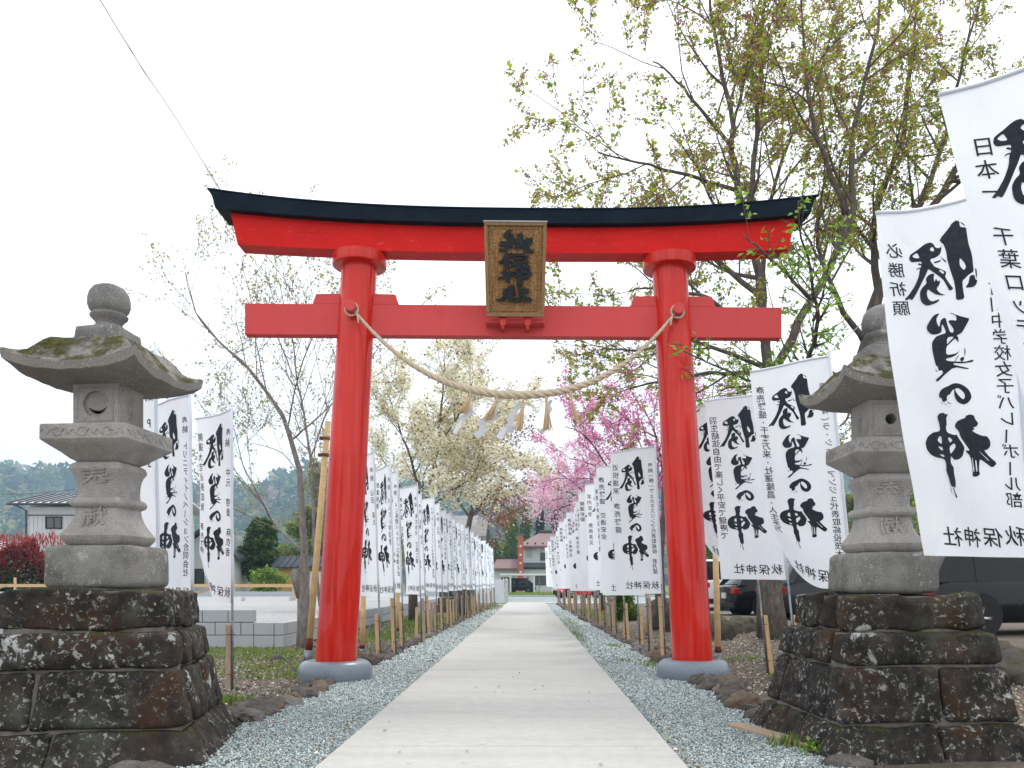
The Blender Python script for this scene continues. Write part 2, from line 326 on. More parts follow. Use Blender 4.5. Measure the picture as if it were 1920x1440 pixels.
# ================================================================== the setting
PATH_L, PATH_R = -1.12, 0.832
def sheet(name, pts, z, mat, kind='structure'):
    mb = MB(); n = len(pts); mb.add([(x, y, z) for x, y in pts], [tuple(range(n))]); o = mb.obj(name, mat); return tag(o, kind=kind)
# ground: one sheet to the horizon, finer near the camera with small bumps
def ground_sheet():
    xs = sorted(set([-1600, -400, -150, -70, -40, -25, -16] + [round(-12 + .4 * i, 3) for i in range(61)] + [16, 25, 40, 70, 150, 400, 1600]))
    ys = sorted(set([-30, -10, 0] + [round(1 + .4 * i, 3) for i in range(61)] + [28, 32, 40, 60, 90, 150, 300, 1500]))
    mb = MB()
    for y in ys:
        for x in xs:
            z = 0.0
            if 2.0 < abs(x + .1) < 13 and 1 < y < 25:
                k = min(1, (abs(x + .1) - 2.0) / .8); z = k * (.05 * noise.noise((x * .7, y * .7, 3)) + .02 * noise.noise((x * 2.3, y * 2.3, 9)))
                if x > 2.2: z += min(.10, (x - 2.2) * .05) * min(1, max(0, (y - 6.5) / 3))
            mb.v.append((x, y, z - .004))
    nx = len(xs)
    for j in range(len(ys) - 1):
        for i in range(nx - 1): mb.f.append((j * nx + i, j * nx + i + 1, (j + 1) * nx + i + 1, (j + 1) * nx + i))
    return tag(mb.obj('ground', M['soil'], smooth=True), kind='structure')
ground_sheet()
# concrete path cast in slabs
path = empty('path', (0, 0, 0), kind='structure')
ys = [0.5, 4.72, 8.92, 13.1, 17.3, 21.5, 25.7, 29.9, 34.1, 38.2, 42.0]
for a, b in zip(ys, ys[1:]):
    MB().box(PATH_L, PATH_R, a + .005, b - .005, -.05, .045).obj('concrete_slab', M['concrete'], path, bevel=.008, seg=2)
MB().box(PATH_R + .02, 9.0, 40.4, 42.0, -.05, .040).obj('concrete_slab', M['concrete'], path, bevel=.008)
# gravel strips: a bed and the loose chips on it
def gl(y): return -1.98 + .012 * max(0, y - 5) if y < 30 else -1.68
def gr(y): return 1.72 - .012 * max(0, y - 6) if y < 30 else 1.43
for nm, ea, eb in (('gravel_strip', lambda y: gl(y) - .12, lambda y: PATH_L - .004), ('gravel_strip', lambda y: PATH_R + .004, lambda y: gr(y) + .12)):
    yy = [0.5, 3, 6, 10, 15, 20, 26, 32, 40.3]
    sheet(nm, [(eb(y), y) for y in yy] + [(ea(y), y) for y in reversed(yy)], .006, M['gravel_bed'])
sheet('gravel_yard', [(-9, 42.02), (12, 42.02), (14, 62), (-14, 62)], .008, M['gravel_bed'])
def chips(side, y0, y1, dens, sz):
    wid = .95; n = int((y1 - y0) * wid * dens); y = rng.uniform(y0, y1, n)
    if side < 0: e = np.array([gl(v) for v in y]) - .05; x = e + (PATH_L - .01 - e) * rng.uniform(0, 1, n)
    else: e = np.array([gr(v) for v in y]) + .05; x = PATH_R + .01 + (e - PATH_R) * rng.uniform(0, 1, n)
    z = .010 + rng.uniform(0, .018, n); s = sz * rng.uniform(.55, 1.3, (n, 1)) * rng.uniform(.7, 1.25, (n, 3)); s[:, 2] *= .75
    c = 1.12 * pick([(.30, .37, .375), (.40, .46, .455), (.24, .30, .31), (.50, .545, .53), (.35, .42, .42), (.44, .47, .44), (.60, .62, .60), (.165, .20, .21)], n, .14)
    k = rng.uniform(0, 1, n); c[k < .025] = (.30, .20, .11); c[k > .985] = (.16, .055, .04)
    return np.stack([x, y, z], 1), s, c
A = [chips(sd_, *q) for sd_ in (-1, 1) for q in ((3.2, 6.5, 9500, .0076), (6.5, 10, 6000, .0095), (10, 18, 1500, .017), (18, 30, 500, .026))]
pos = np.concatenate([a[0] for a in A]); scl = np.concatenate([a[1] for a in A]); cc = np.concatenate([a[2] for a in A])
tag(scatter('gravel_chips', OCTV, OCTF, pos, scl, rand_rot(len(pos)), M['pebble'], cc), 'loose blue grey gravel chips beside the concrete path', 'gravel', kind='stuff')
# raised building lot, parking, fields
tag(MB().box(-60, -3.99, 12.72, 42, -.02, .385).obj('lot', M['lot']), kind='structure')
sheet('parking_lot', [(5.3, 17.2), (60, 15.2), (60, 60), (5.3, 39)], .002, M['asphalt'])
sheet('field', [(-160, 42.03), (-14.1, 42.03), (-14.1, 62.1), (160, 62.1), (160, 230), (-160, 230)], .004, M['field'])
# leaf litter and stones on the soil
def litter(n, x0, x1, y0, y1, zf):
    x = rng.uniform(x0, x1, n); y = y0 + (y1 - y0) * rng.uniform(0, 1, n) ** 1.3
    return np.stack([x, y, zf(x, y)], 1)
lz = lambda x, y: rng.uniform(.0, .022, len(x)) + np.where(np.array(x) > 2.2, np.minimum(.10, (np.array(x) - 2.2) * .05) * np.clip((np.array(y) - 6.5) / 3, 0, 1), 0)
pos = np.concatenate([litter(34000, 1.85, 6.5, 4.5, 15, lz), litter(18000, -5.5, -2.05, 4.8, 12.6, lz), litter(9000, -3.8, -1.95, 12.5, 28, lz), litter(7000, 1.7, 5.2, 14, 30, lz), litter(500, PATH_L - .16, PATH_L - .01, 4, 22, lz) + np.array([[0, 0, .02]]), litter(420, PATH_R + .01, PATH_R + .12, 4, 22, lz) + np.array([[0, 0, .02]]), litter(60, PATH_L, PATH_R, 4.2, 20, lz) * np.array([[1, 1, 0]]) + np.array([[0, 0, .052]])])
n = len(pos); s = rng.uniform(.012, .034, (n, 1)) * rng.uniform(.7, 1.3, (n, 3))
cc = 1.4 * pick([(.20, .155, .11), (.30, .24, .18), (.11, .085, .065), (.26, .235, .21), (.36, .32, .28), (.17, .12, .08), (.40, .36, .29), (.14, .13, .12)], n, .25)
tag(scatter('leaf_litter', LEAFV, LEAFF, pos, s, rand_rot(n, 1.1) @ rotz(n), M['chip'], cc), 'dry brown leaf litter over the bare soil', 'leaf litter', kind='stuff')
pos = np.concatenate([litter(5200, 1.85, 6.5, 4.5, 14, lz), litter(4200, -5.2, -2.05, 4.8, 12.5, lz)]); n = len(pos)
s = rng.gamma(2.0, .0055, (n, 1)) * rng.uniform(.7, 1.3, (n, 3)); s = np.clip(s, .004, .03)
cc = pick([(.20, .19, .175), (.27, .26, .24), (.14, .125, .11), (.24, .205, .17), (.33, .32, .30)], n, .2)
tag(scatter('soil_pebbles', OCTV, OCTF, pos, s, rand_rot(n), M['pebble'], cc), 'small grey pebbles strewn on the bare soil', 'pebbles', kind='stuff')
# grass and weeds
def grass_at(spots):
    ps, sc_, cl = [], [], []
    for (x, y, rx, ry, n, h) in spots:
        px = rng.normal(0, .5, n) * rx + x; py = rng.normal(0, .5, n) * ry + y
        k = (px > PATH_L - .02) & (px < PATH_R + .02); px[k] = np.where(px[k] < 0, PATH_L - .03, PATH_R + .03)
        ps.append(np.stack([px, py, np.full(n, .0)], 1)); hh = h * rng.uniform(.4, 1.2, n)
        sc_.append(np.stack([np.full(n, .0055) * (1 + y / 14), np.full(n, .0055) * (1 + y / 14), hh], 1)); cl.append(pick([(.13, .22, .035), (.20, .29, .06), (.10, .17, .03), (.27, .33, .10), (.30, .30, .12)], n, .2))
    ps = np.concatenate(ps); n = len(ps)
    tag(scatter('grass', [(-1, 0, 0), (1, 0, 0), (.6, .8, .55), (-.4, .8, .55), (.3, 3.2, 1)], [(0, 1, 2), (0, 2, 3), (3, 2, 4)], ps, np.concatenate(sc_), rotz(n), M['grass'], np.concatenate(cl)), 'thin green grass and weeds on the soil', 'grass', kind='stuff')
sp = [(-3.4, 11.2, 1.3, 1.0, 2600, .055), (-4.5, 11.6, 1.2, .8, 1800, .06), (-3.0, 9.4, .9, .6, 900, .05), (-2.55, 6.75, .22, .16, 420, .07), (-2.35, 6.2, .12, .1, 120, .06), (-2.15, 6.5, .1, .1, 120, .06), (-2.6, 8.6, .5, .3, 500, .05),
      (-2.9, 15, .8, 2.0, 1200, .08), (-2.6, 19, .8, 2.5, 1000, .10), (-1.9, 27, .5, 7, 1800, .08), (-3.0, 22, .6, 3, 600, .12),
      (1.55, 9.6, .25, .35, 260, .07), (1.2, 10.2, .15, .2, 120, .05), (1.35, 12.6, .15, .3, 180, .06), (.9, 9.7, .06, .3, 120, .04), (.92, 15, .10, 2.2, 420, .06), (1.0, 20, .2, 3, 600, .06), (2.3, 9.9, .25, .15, 160, .07), (2.75, 8.3, .3, .2, 240, .08), (2.85, 10.2, .4, .3, 200, .09), (3.2, 9.0, .3, .3, 150, .1),
      (1.58, 4.85, .10, .08, 150, .10), (.87, 5.3, .03, .4, 60, .03), (1.9, 5.6, .2, .15, 100, .09), (-1.17, 22, .05, 8, 400, .04), (2.2, 26, .6, 6, 900, .1), (-1.55, 34, .4, 4, 500, .07)]
grass_at(sp)
def verge():
    n = 9000; x = rng.uniform(-8, 14, n); y = rng.uniform(62.4, 70, n)
    o = scatter('verge_grass', [(-1, 0, 0), (1, 0, 0), (.2, .8, 1)], [(0, 1, 2)], np.stack([x, y, np.full(n, .05)], 1), np.stack([np.full(n, .05), np.full(n, .05), rng.uniform(.12, .32, n)], 1), rotz(n), M['grass'], pick([(.16, .26, .05), (.24, .32, .08), (.30, .36, .10)], n, .2))
    tag(o, 'strip of bright green grass before the far house', 'grass', kind='stuff')
verge()
k = MB().box(-7, 14, 62.0, 62.2, 0, .14).obj('kerb', M['block'], bevel=.02); tag(k, kind='structure')

# ------------------------------------------------------------------ stones
def round_stone(seed, sub=2, sq=(1, .8, .6), amp=.28):
    bm = bmesh.new(); bmesh.ops.create_icosphere(bm, subdivisions=sub, radius=1.0); o = Vector((seed * 7.3, seed * 3.1, seed * 1.7))
    for v in bm.verts:
        p = v.co.normalized(); k = 1 + amp * noise.noise(p * .9 + o) + amp * .55 * noise.noise(p * 2.2 + o) + amp * .28 * noise.noise(p * 5.1 + o) - amp * .35 * max(0, noise.noise(p * 1.4 - o))
        v.co = Vector((p.x * sq[0], p.y * sq[1], p.z * sq[2])) * k
    me = bpy.data.meshes.new('stone'); bm.to_mesh(me); bm.free(); me.materials.append(M['field_stone'])
    me.polygons.foreach_set('use_smooth', [True] * len(me.polygons)); return me
NEARST = [round_stone(i, 4, (1, U(.6, .9), U(.5, .75)), .42) for i in range(10)]
FARST = [round_stone(i + 20, 2, (1, U(.65, .95), U(.55, .8)), .38) for i in range(8)]
for side, edge, lab in ((-1, gl, 'row of rounded field stones edging the gravel left of the path'), (1, gr, 'row of rounded field stones edging the gravel right of the path')):
    e = empty('stone_edging', (edge(8), 5.2, 0), label=lab, cat='stone edging', group='stone edgings of the path')
    y = 5.75 if side < 0 else 5.35
    if side > 0: y = 5.55
    while y < 40:
        near = y < 12; sz = U(.08, .15) * (1 if near else .85)
        if not (7.85 < y < 8.75 and True):
            for rep in range(2 if near and random.random() < .5 else 1):
                x = edge(y) + side * U(-.02, .06) + side * rep * .17
                ob = link_mesh('stone', random.choice(NEARST if near else FARST), e, (x - edge(8), y - 5.2 + rep * U(-.05, .05), sz * U(.15, .38)), (U(-.3, .3), U(-.3, .3), U(0, 6.3)), (sz * U(.9, 1.3), sz * U(.8, 1.2), sz * U(.75, 1.05)))
        y += sz * U(1.25, 1.75) * (1 if near else 1.15)
# a few bigger stones by the pedestals
def lone(name, px, py, d, s, label, cat, seed, sub=3, sq=(1, .8, .7), mat=None, rz=0, grp=None):
    me = round_stone(seed, sub, sq, .34)
    if mat: me.materials.clear(); me.materials.append(mat)
    p = P(px, py, d); o = link_mesh(name, me, None, (p.x, p.y, s * sq[2] * .45 - .02), (0, 0, rz), (s, s, s)); return tag(o, label, cat, grp)
lone('field_stone', 820 / 3, 1440, 4.05, .20, 'dark rounded stone lying at the foot of the left lantern', 'stone', 3, sq=(1, .6, .45))
lone('field_stone', 1590, 1437, 4.32, .14, 'low dark stone lying at the foot of the right lantern', 'stone', 4, sq=(1, .6, .5))
lone('field_stone', 1412, 1352, 5.85, .09, 'rusty brown stone at the near end of the right edging', 'stone', 8, sq=(1, .8, .75))
lone('field_stone', 520, 1235, 10.4, .10, 'small pale stone on the soil beside the left gate post base', 'stone', 9)
BO = [(1338, 1195, 13.6, .40, 41, (1, .7, .82), 'big mossy boulder right of the red gate pillar'), (1395, 1180, 15.0, .40, 42, (1, .7, .7), 'boulder behind the cherry trunk on the left'), (1522, 1165, 14.6, .38, 43, (1, .8, .8), 'boulder between the cherry trunk and the right lantern'),
      (1245, 1170, 17.2, .50, 44, (.7, .8, .95), 'upright boulder just left of the right red pillar'), (1868, 1200, 8.6, .36, 45, (1, .8, .85), 'rounded boulder behind the right lantern pedestal, upper one'), (1900, 1230, 7.9, .40, 46, (1, .8, .62), 'broad boulder behind the right lantern pedestal, lower one'), (1275, 1165, 20, .45, 48, (1, .8, .7), 'small boulder behind the right red pillar')]
for px, py, d, s, sd_, sq, lab in BO: lone('boulder', px, py, d, s, lab, 'boulder', sd_, 4, sq, M['boulder'], U(0, 6), 'boulders on the right bank')
# weathered plank at lower right
pl = MB().box(-.42, .42, -.055, .055, 0, .03).obj('plank', M['stake_grey'], None, (1.56, 5.1, .02), (0, 0, R(-68)), bevel=.006)
tag(pl, 'weathered wooden plank along the gravel by the right lantern', 'plank')

# ================================================================== the red gate
TX, TY, TYAW = -.145, 8.33, R(1.25)
torii = empty('torii_gate', (TX, TY, 0), TYAW, 'large red torii gate with black top beam spanning the path', 'torii gate')
HB, HT = 1.855, 1.615                 # half span of the pillars at z .21 and 4.3
def pc(z): return HB + (HT - HB) * (z - .21) / (4.29 - .21)
for s in (-1, 1):
    MB().lathe([(.35, -.02), (.366, 0.0), (.374, .04), (.377, .09), (.374, .125), (.364, .158), (.346, .184), (.318, .204), (.285, .214), (.262, .218), (.258, .208)], 48).obj('base_stone', M['granite'], torii, (s * pc(.1), 0, 0), smooth=True)
    mb = MB(); rings = []
    for z in (.19, .8, 1.6, 2.4, 3.2, 3.8, 4.30):
        r = .209 + (.180 - .209) * (z - .2) / 4.1
        rings.append([(s * pc(z) + r * math.cos(a), r * math.sin(a), z) for a in [2 * math.pi * k / 56 for k in range(56)]])
    mb.loft(rings).obj('pillar', M['red'], torii, auto=40)
    MB().lathe([(.262, 4.281), (.272, 4.286), (.275, 4.293), (.275, 4.392), (.268, 4.400)], 56, (s * pc(4.34), 0, 0)).obj('capital', M['red'], torii, auto=40)
    # pegs for the rope
    p = pc(3.78)
    MB().lathe([(.0560, 0), (.0565, .01), (.0565, .16), (.053, .165)], 24).obj('peg', M['red_pinkish'], torii, (s * p, -.17, 3.775), (R(90), 0, 0), auto=40)
    # wedges either side of the pillar above the tie beam
    z0 = 3.883; r = .20
    for q, wx in ((s, .25), (-s, .235)):
        a = q * (s and 1); x0 = s * pc(3.93) + q * .15; x1 = s * pc(3.93) + q * (r + wx); x2 = s * pc(3.93) + q * (r + wx - .035)
        poly = [(x0, z0), (x1, z0), (x2, z0 + .105), (x0, z0 + .112)]
        if q < 0: poly = poly[::-1]
        MB().prism(poly, -.050, .050).obj('wedge', M['red_pinkish'], torii, bevel=.004, seg=1)
def upc(x, a, lift, hw): return a + lift * (abs(x) / hw) ** 2.6
def beam(name, mat, hw_bot, hw_top, zb, zt, lift_b, lift_t, y0, y1, ridge, n=44, bevel=0):
    rings = []
    for i in range(n + 1):
        u = -1 + 2 * i / n; xb, xt = u * hw_bot, u * hw_top
        b = upc(u, zb, lift_b, 1); t_ = upc(u, zt, lift_t, 1)
        ym = (y0 + y1) / 2
        rings.append([(xb, y0, b), (xb, y1, b), (xt, y1, t_), (xt, ym, t_ + ridge), (xt, y0, t_)])
    return MB().loft(rings).obj(name, mat, torii, auto=30, bevel=bevel, seg=2)
beam('second_lintel', M['red_beam'], 2.83, 2.90, 4.402, 4.664, .062, .125, -.115, .115, 0)
beam('top_lintel', M['black'], 3.025, 3.072, 4.667, 4.806, .128, .168, -.205, .205, .05)
rings = []
lead = MB()
for i in range(45):
    u = -1 + 2 * i / 44; x = u * 3.10; z = upc(u, 4.808, .170, 1)
    rings.append([(x, -.215, z), (x, .215, z), (x, .215, z + .012), (x, 0, z + .05), (x, -.215, z + .012)])
lead.loft(rings).obj('roof_sheet', M['black'], torii, auto=30)
MB().box(-2.775, 2.775, -.06, .06, 3.561, 3.881).obj('tie_beam', M['red_pinkish'], torii, bevel=.006, seg=2)
# brackets that carry the plaque
for bx in (-.125, .125):
    mb = MB(); poly = [(-.026, .0), (.026, .0), (.040, .085), (.022, .102), (0, .110), (-.022, .102), (-.040, .085)]
    mb.prism([(bx + x, 3.615 + z) for x, z in poly], -.245, -.228)
    mb.box(bx - .016, bx + .016, -.238, -.055, 3.60, 3.632); mb.box(bx - .020, bx + .020, -.23, -.055, 3.648, 3.672)
    mb.obj('bracket', M['red'], torii, bevel=.003, seg=1)
MB().box(-.30, .30, -.20, -.062, 3.655, 3.70).obj('plaque_ledge', M['red_pinkish'], torii, bevel=.004, seg=1)

# ------------------------------------------------------------------ ribbons and outlines for lettering
def catmull(pts, k=5):
    o = []; n = len(pts)
    for i in range(n - 1):
        p0, p1, p2, p3 = [np.array(pts[j], float) for j in (max(i - 1, 0), i, i + 1, min(i + 2, n - 1))]
        for j in range(k):
            t_ = j / k; o.append(.5 * ((2 * p1) + (-p0 + p2) * t_ + (2 * p0 - 5 * p1 + 4 * p2 - p3) * t_ ** 2 + (-p0 + 3 * p1 - 3 * p2 + p3) * t_ ** 3))
    o.append(np.array(pts[-1], float)); return o
# characters of the plaque: brush strokes as (x, y, width) in tracing units
PLQ = [[(345, 95, 70), (255, 115, 75), (195, 200, 35)], [(300, 120, 80), (300, 260, 95), (295, 400, 70)], [(115, 285, 50), (170, 305, 80), (270, 300, 75), (365, 265, 60)], [(290, 330, 60), (210, 410, 55), (110, 418, 32)],
       [(440, 90, 70), (462, 190, 90), (440, 320, 80), (380, 410, 60)], [(600, 160, 70), (600, 260, 95), (540, 350, 70)], [(460, 230, 90), (500, 320, 80), (580, 410, 70), (692, 436, 16)], [(330, 240, 70), (440, 260, 60), (560, 250, 50)],
       [(275, 430, 80), (225, 560, 80), (170, 620, 50), (105, 640, 26)], [(235, 540, 80), (240, 660, 80), (250, 770, 70)], [(300, 500, 50), (430, 500, 40), (570, 485, 55)], [(565, 480, 55), (560, 575, 55)], [(325, 510, 45), (345, 585, 45)], [(350, 570, 45), (520, 560, 45)],
       [(272, 655, 22), (312, 625, 24), (352, 662, 24), (322, 712, 24), (278, 692, 22), (272, 655, 22)], [(430, 560, 120), (430, 680, 110), (440, 800, 85)], [(500, 600, 60), (560, 625, 60), (605, 640, 40)], [(480, 650, 50), (550, 715, 70), (628, 725, 45)],
       [(155, 775, 50), (220, 830, 65), (340, 840, 55)], [(90, 935, 34), (200, 890, 45), (300, 840, 50)], [(262, 760, 70), (262, 880, 75), (265, 1005, 45)], [(325, 790, 60), (345, 920, 65)], [(340, 790, 40), (420, 800, 45)], [(445, 760, 80), (445, 920, 80), (450, 1080, 75)],
       [(445, 810, 55), (570, 795, 60), (610, 850, 70), (560, 900, 60), (445, 905, 50)], [(480, 850, 70), (570, 850, 70)],
       [(285, 1030, 60), (320, 1110, 80)], [(165, 1140, 55), (250, 1150, 75), (375, 1075, 55)], [(330, 1110, 80), (230, 1240, 75), (140, 1325, 50), (68, 1296, 18)], [(300, 1120, 85), (300, 1240, 85), (302, 1365, 55)], [(340, 1170, 55), (378, 1230, 45)],
       [(485, 1060, 80), (490, 1180, 85), (490, 1300, 80)], [(420, 1175, 55), (520, 1160, 60), (618, 1135, 55)], [(350, 1310, 60), (470, 1315, 65), (560, 1285, 65), (655, 1335, 60)]]
def ribbon(pts, k=4):
    c = catmull(pts, k); Lp, Rp = [], []
    for i, p in enumerate(c):
        t_ = c[min(i + 1, len(c) - 1)][:2] - c[max(i - 1, 0)][:2]; ln = np.hypot(*t_) or 1; nn = np.array([-t_[1], t_[0]]) / ln
        Lp.append(p[:2] + nn * p[2] / 2); Rp.append(p[:2] - nn * p[2] / 2)
    def cap(c0, c1, q):        # rounded end
        m = (c0 + c1) / 2; r = (c1 - c0) / 2; a = [m - r * math.cos(x) + np.array([-r[1], r[0]]) * math.sin(x) * q for x in (.6, 1.2, 1.57, 1.94, 2.54)]; return a
    return Lp + cap(Lp[-1], Rp[-1], -1) + Rp[::-1] + cap(Rp[0], Lp[0], -1)
plq = empty('name_plaque', (TX, TY, 0), TYAW, 'carved wooden shrine name plaque hung on the gate beams', 'plaque')
PLM = Matrix.Translation((0, -.235, 3.705)) @ Matrix.Rotation(R(18), 4, 'X')       # plaque frame: x right, z up, leaning forward at the top
def plq_part(mb, name, mat, parent=plq, **k):
    mb.v = [tuple(PLM @ Vector(v)) for v in mb.v]; return mb.obj(name, mat, parent, **k)
WB, WT, HH = .292, .306, .875
def wx(z): return WB + (WT - WB) * z / HH
plq_part(MB().add([(-wx(0) + .02, 0, .02), (wx(0) - .02, 0, .02), (wx(HH) - .02, 0, HH - .02), (-wx(HH) + .02, 0, HH - .02), (-wx(0) + .02, -.03, .02), (wx(0) - .02, -.03, .02), (wx(HH) - .02, -.03, HH - .02), (-wx(HH) + .02, -.03, HH - .02)],
    [(0, 1, 2, 3), (7, 6, 5, 4), (0, 4, 5, 1), (1, 5, 6, 2), (2, 6, 7, 3), (3, 7, 4, 0)]), 'board', M['carved_wood'])
fr = .034
for q in ([(-wx(0), 0), (wx(0), 0), (wx(fr), fr), (-wx(fr), fr)], [(-wx(HH - fr), HH - fr), (wx(HH - fr), HH - fr), (wx(HH), HH), (-wx(HH), HH)],
          [(-wx(fr), fr + .001), (-wx(fr) + fr, fr + .001), (-wx(HH) + fr, HH - fr - .001), (-wx(HH), HH - fr - .001)], [(wx(fr) - fr, fr + .001), (wx(fr), fr + .001), (wx(HH), HH - fr - .001), (wx(HH) - fr, HH - fr - .001)]):
    plq_part(MB().prism(q, -.052, .012), 'frame_rail', M['frame_wood'], bevel=.006, seg=2)
# inner moulding with notched corners
m0 = .058; zz = [(-wx(m0) + m0 + .03, m0), (wx(m0) - m0 - .03, m0), (wx(m0) - m0 - .012, m0 + .018), (wx(m0) - m0, m0 + .045), (wx(HH) - m0, HH - m0 - .045), (wx(HH) - m0 - .018, HH - m0 - .025), (wx(HH) - m0 - .03, HH - m0), (-wx(HH) + m0 + .03, HH - m0), (-wx(HH) + m0 + .018, HH - m0 - .025), (-wx(HH) + m0, HH - m0 - .045), (-wx(m0) + m0, m0 + .045), (-wx(m0) + m0 + .012, m0 + .018)]
plq_part(MB().tube([(x, -.032, z) for x, z in zz + zz[:1]], .006, 6), 'moulding', M['frame_wood'])
plq_part(MB().box(-wx(HH) - .006, wx(HH) + .006, -.058, .02, HH + .001, HH + .010), 'cap_strip', plain('pale_cap_strip', (.55, .55, .54), .6))
for i, st in enumerate(PLQ):
    o = ribbon([(a_, b_, c_ * 1.18) for a_, b_, c_ in st]); d0 = .030; d1 = .046 + .0006 * i; n = len(o); q = [((p[0] - 380) * .000605, .095 + (1440 - p[1]) * .000512) for p in o]
    tr = geometry.tessellate_polygon([[Vector((x, z, 0)) for x, z in q]])
    mb = MB(); mb.add([(x, -d1, z) for x, z in q] + [(x, -d0, z) for x, z in q], [tuple(t_) for t_ in tr] + [(i_, (i_ + 1) % n, n + (i_ + 1) % n, n + i_) for i_ in range(n)])
    plq_part(mb, 'character_stroke', M['char_ink'])

# ------------------------------------------------------------------ sacred rope
TM = Matrix.Translation((TX, TY, 0)) @ Matrix.Rotation(TYAW, 4, 'Z')
rope = empty('shimenawa_rope', tuple(TM @ Vector((0, -.26, 3.0))), 0, 'twisted straw rope with tassels slung between the red pillars', 'rope')
RO = Vector(rope.location)
def rp(u):                            # u -1..1
    xa = pc(3.78) - .02; x = u * xa; z = 2.905 + .85 * (.62 * u * u + .38 * abs(u) ** 3.2); return Vector((x + .03 * (1 - u * u), -.262, z))
def rr(u): return .012 + .027 * (1 - abs(u) ** 1.5)
NP = 190; ph = 0
for st in range(3):
    mb = MB(); pts, rad = [], []; ph = st * 2 * math.pi / 3
    for i in range(NP + 1):
        u = -1 + 2 * i / NP; c = rp(u); t_ = (rp(min(1, u + .01)) - rp(max(-1, u - .01))).normalized(); a = Vector((0, 1, 0)); b = t_.cross(a)
        r = rr(u); pts.append(TM @ (c + (a * math.cos(ph) + b * math.sin(ph)) * r * .52) - RO); rad.append(r * .62); ph += (2 * 3.63 / NP) / (r * 9.0) * 2 * math.pi * .55
    mb.tube(pts, rad, 8).obj('strand', M['straw'], rope, smooth=True)
for s in (-1, 1):
    c = Vector((s * (pc(3.78)), -.25, 3.762)); mb = MB()
    mb.tube([TM @ (c + Vector((.064 * math.cos(a), -.008, .064 * math.sin(a)))) - RO for a in [2 * math.pi * k / 16 for k in range(17)]], .012, 6)
    mb.tube([TM @ (c + Vector((-s * .05, -.03, -.03))) - RO, TM @ (c + Vector((-s * .07, -.035, -.10))) - RO, TM @ (c + Vector((-s * .072, -.035, -.15))) - RO], [.009, .008, .013], 6)
    mb.obj('knot', M['straw'], rope, smooth=True)
def ux(px): return ((px - HX) * 8.05 / FPX - TX) / (pc(3.78) - .02)
for i, (px, px2, py2, lean) in enumerate([(876, 862, 774, 0), (925, 908, 786, 0), (974, 968, 806, 0), (1018, 1020, 806, 0), (1064, 1078, 792, 0)]):
    u = ux(px); top = rp(u) + Vector((0, -.01, -rr(u) * .8)); ln = (py2 - (HY - (top.z - 1) * FPX / 8.05)) * 8.05 / FPX; dx = (px2 - px) * 8.05 / FPX; mb = MB(); random.seed(i + 5)
    for k in range(44 if i < 4 else 22):
        a = U(0, 6.28); r = U(.2, 1) * .045; e = top + Vector((dx + r * math.cos(a) * 1.25, r * math.sin(a), -ln * U(.88, 1.05))); m = top.lerp(e, .35) + Vector((0, 0, -.01)); m.x = top.x + (m.x - top.x) * .8
        mb.tube([TM @ top - RO, TM @ m - RO, TM @ e - RO], [.005, .006, .004], 4)
    mb.tube([TM @ (top + Vector((0, 0, .03))) - RO, TM @ (top + Vector((0, 0, -.05))) - RO], [.012, .015], 8)
    mb.obj('tassel', M['tassel'], rope)
# folded paper streamers blown to the left
SH = [[(893, 722), (884, 734), (873, 760), (886, 762), (866, 782), (852, 806)], [(940, 738), (929, 752), (921, 772), (932, 772), (900, 786), (910, 796), (892, 813)], [(978, 748), (962, 768), (955, 786), (964, 800), (946, 796), (935, 816)], [(1034, 744), (1027, 756), (1034, 758), (1024, 776), (1028, 776), (1024, 796), (1012, 806)], [(1040, 742), (1036, 750), (1034, 758)]]
for i, st in enumerate(SH[:4]):
    mb = MB(); wdt = [.024, .030, .032, .018][i]
    for j in range(len(st) - 1):
        p, q = st[j], st[j + 1]; yd = -.30 - .012 * j; off = .012 * (j % 2)
        A_ = P(p[0], p[1] + 6, 8.15 - .01 * j); B_ = P(q[0], q[1] + 6, 8.15 - .01 * j); dr = (B_ - A_); nn = Vector((-dr.z, 0, dr.x)).normalized() * wdt
        nn.y = .015 * (1 if j % 2 else -1)
        mb.add([A_ - nn - RO, A_ + nn - RO, B_ + nn - RO, B_ - nn - RO], [(0, 1, 2, 3)])
        mb.add([v + Vector((0, .0015, 0)) for v in [A_ - nn - RO, A_ + nn - RO, B_ + nn - RO, B_ - nn - RO]], [(3, 2, 1, 0)])
    mb.obj('paper_streamer', M['paper'], rope)
random.seed(11)

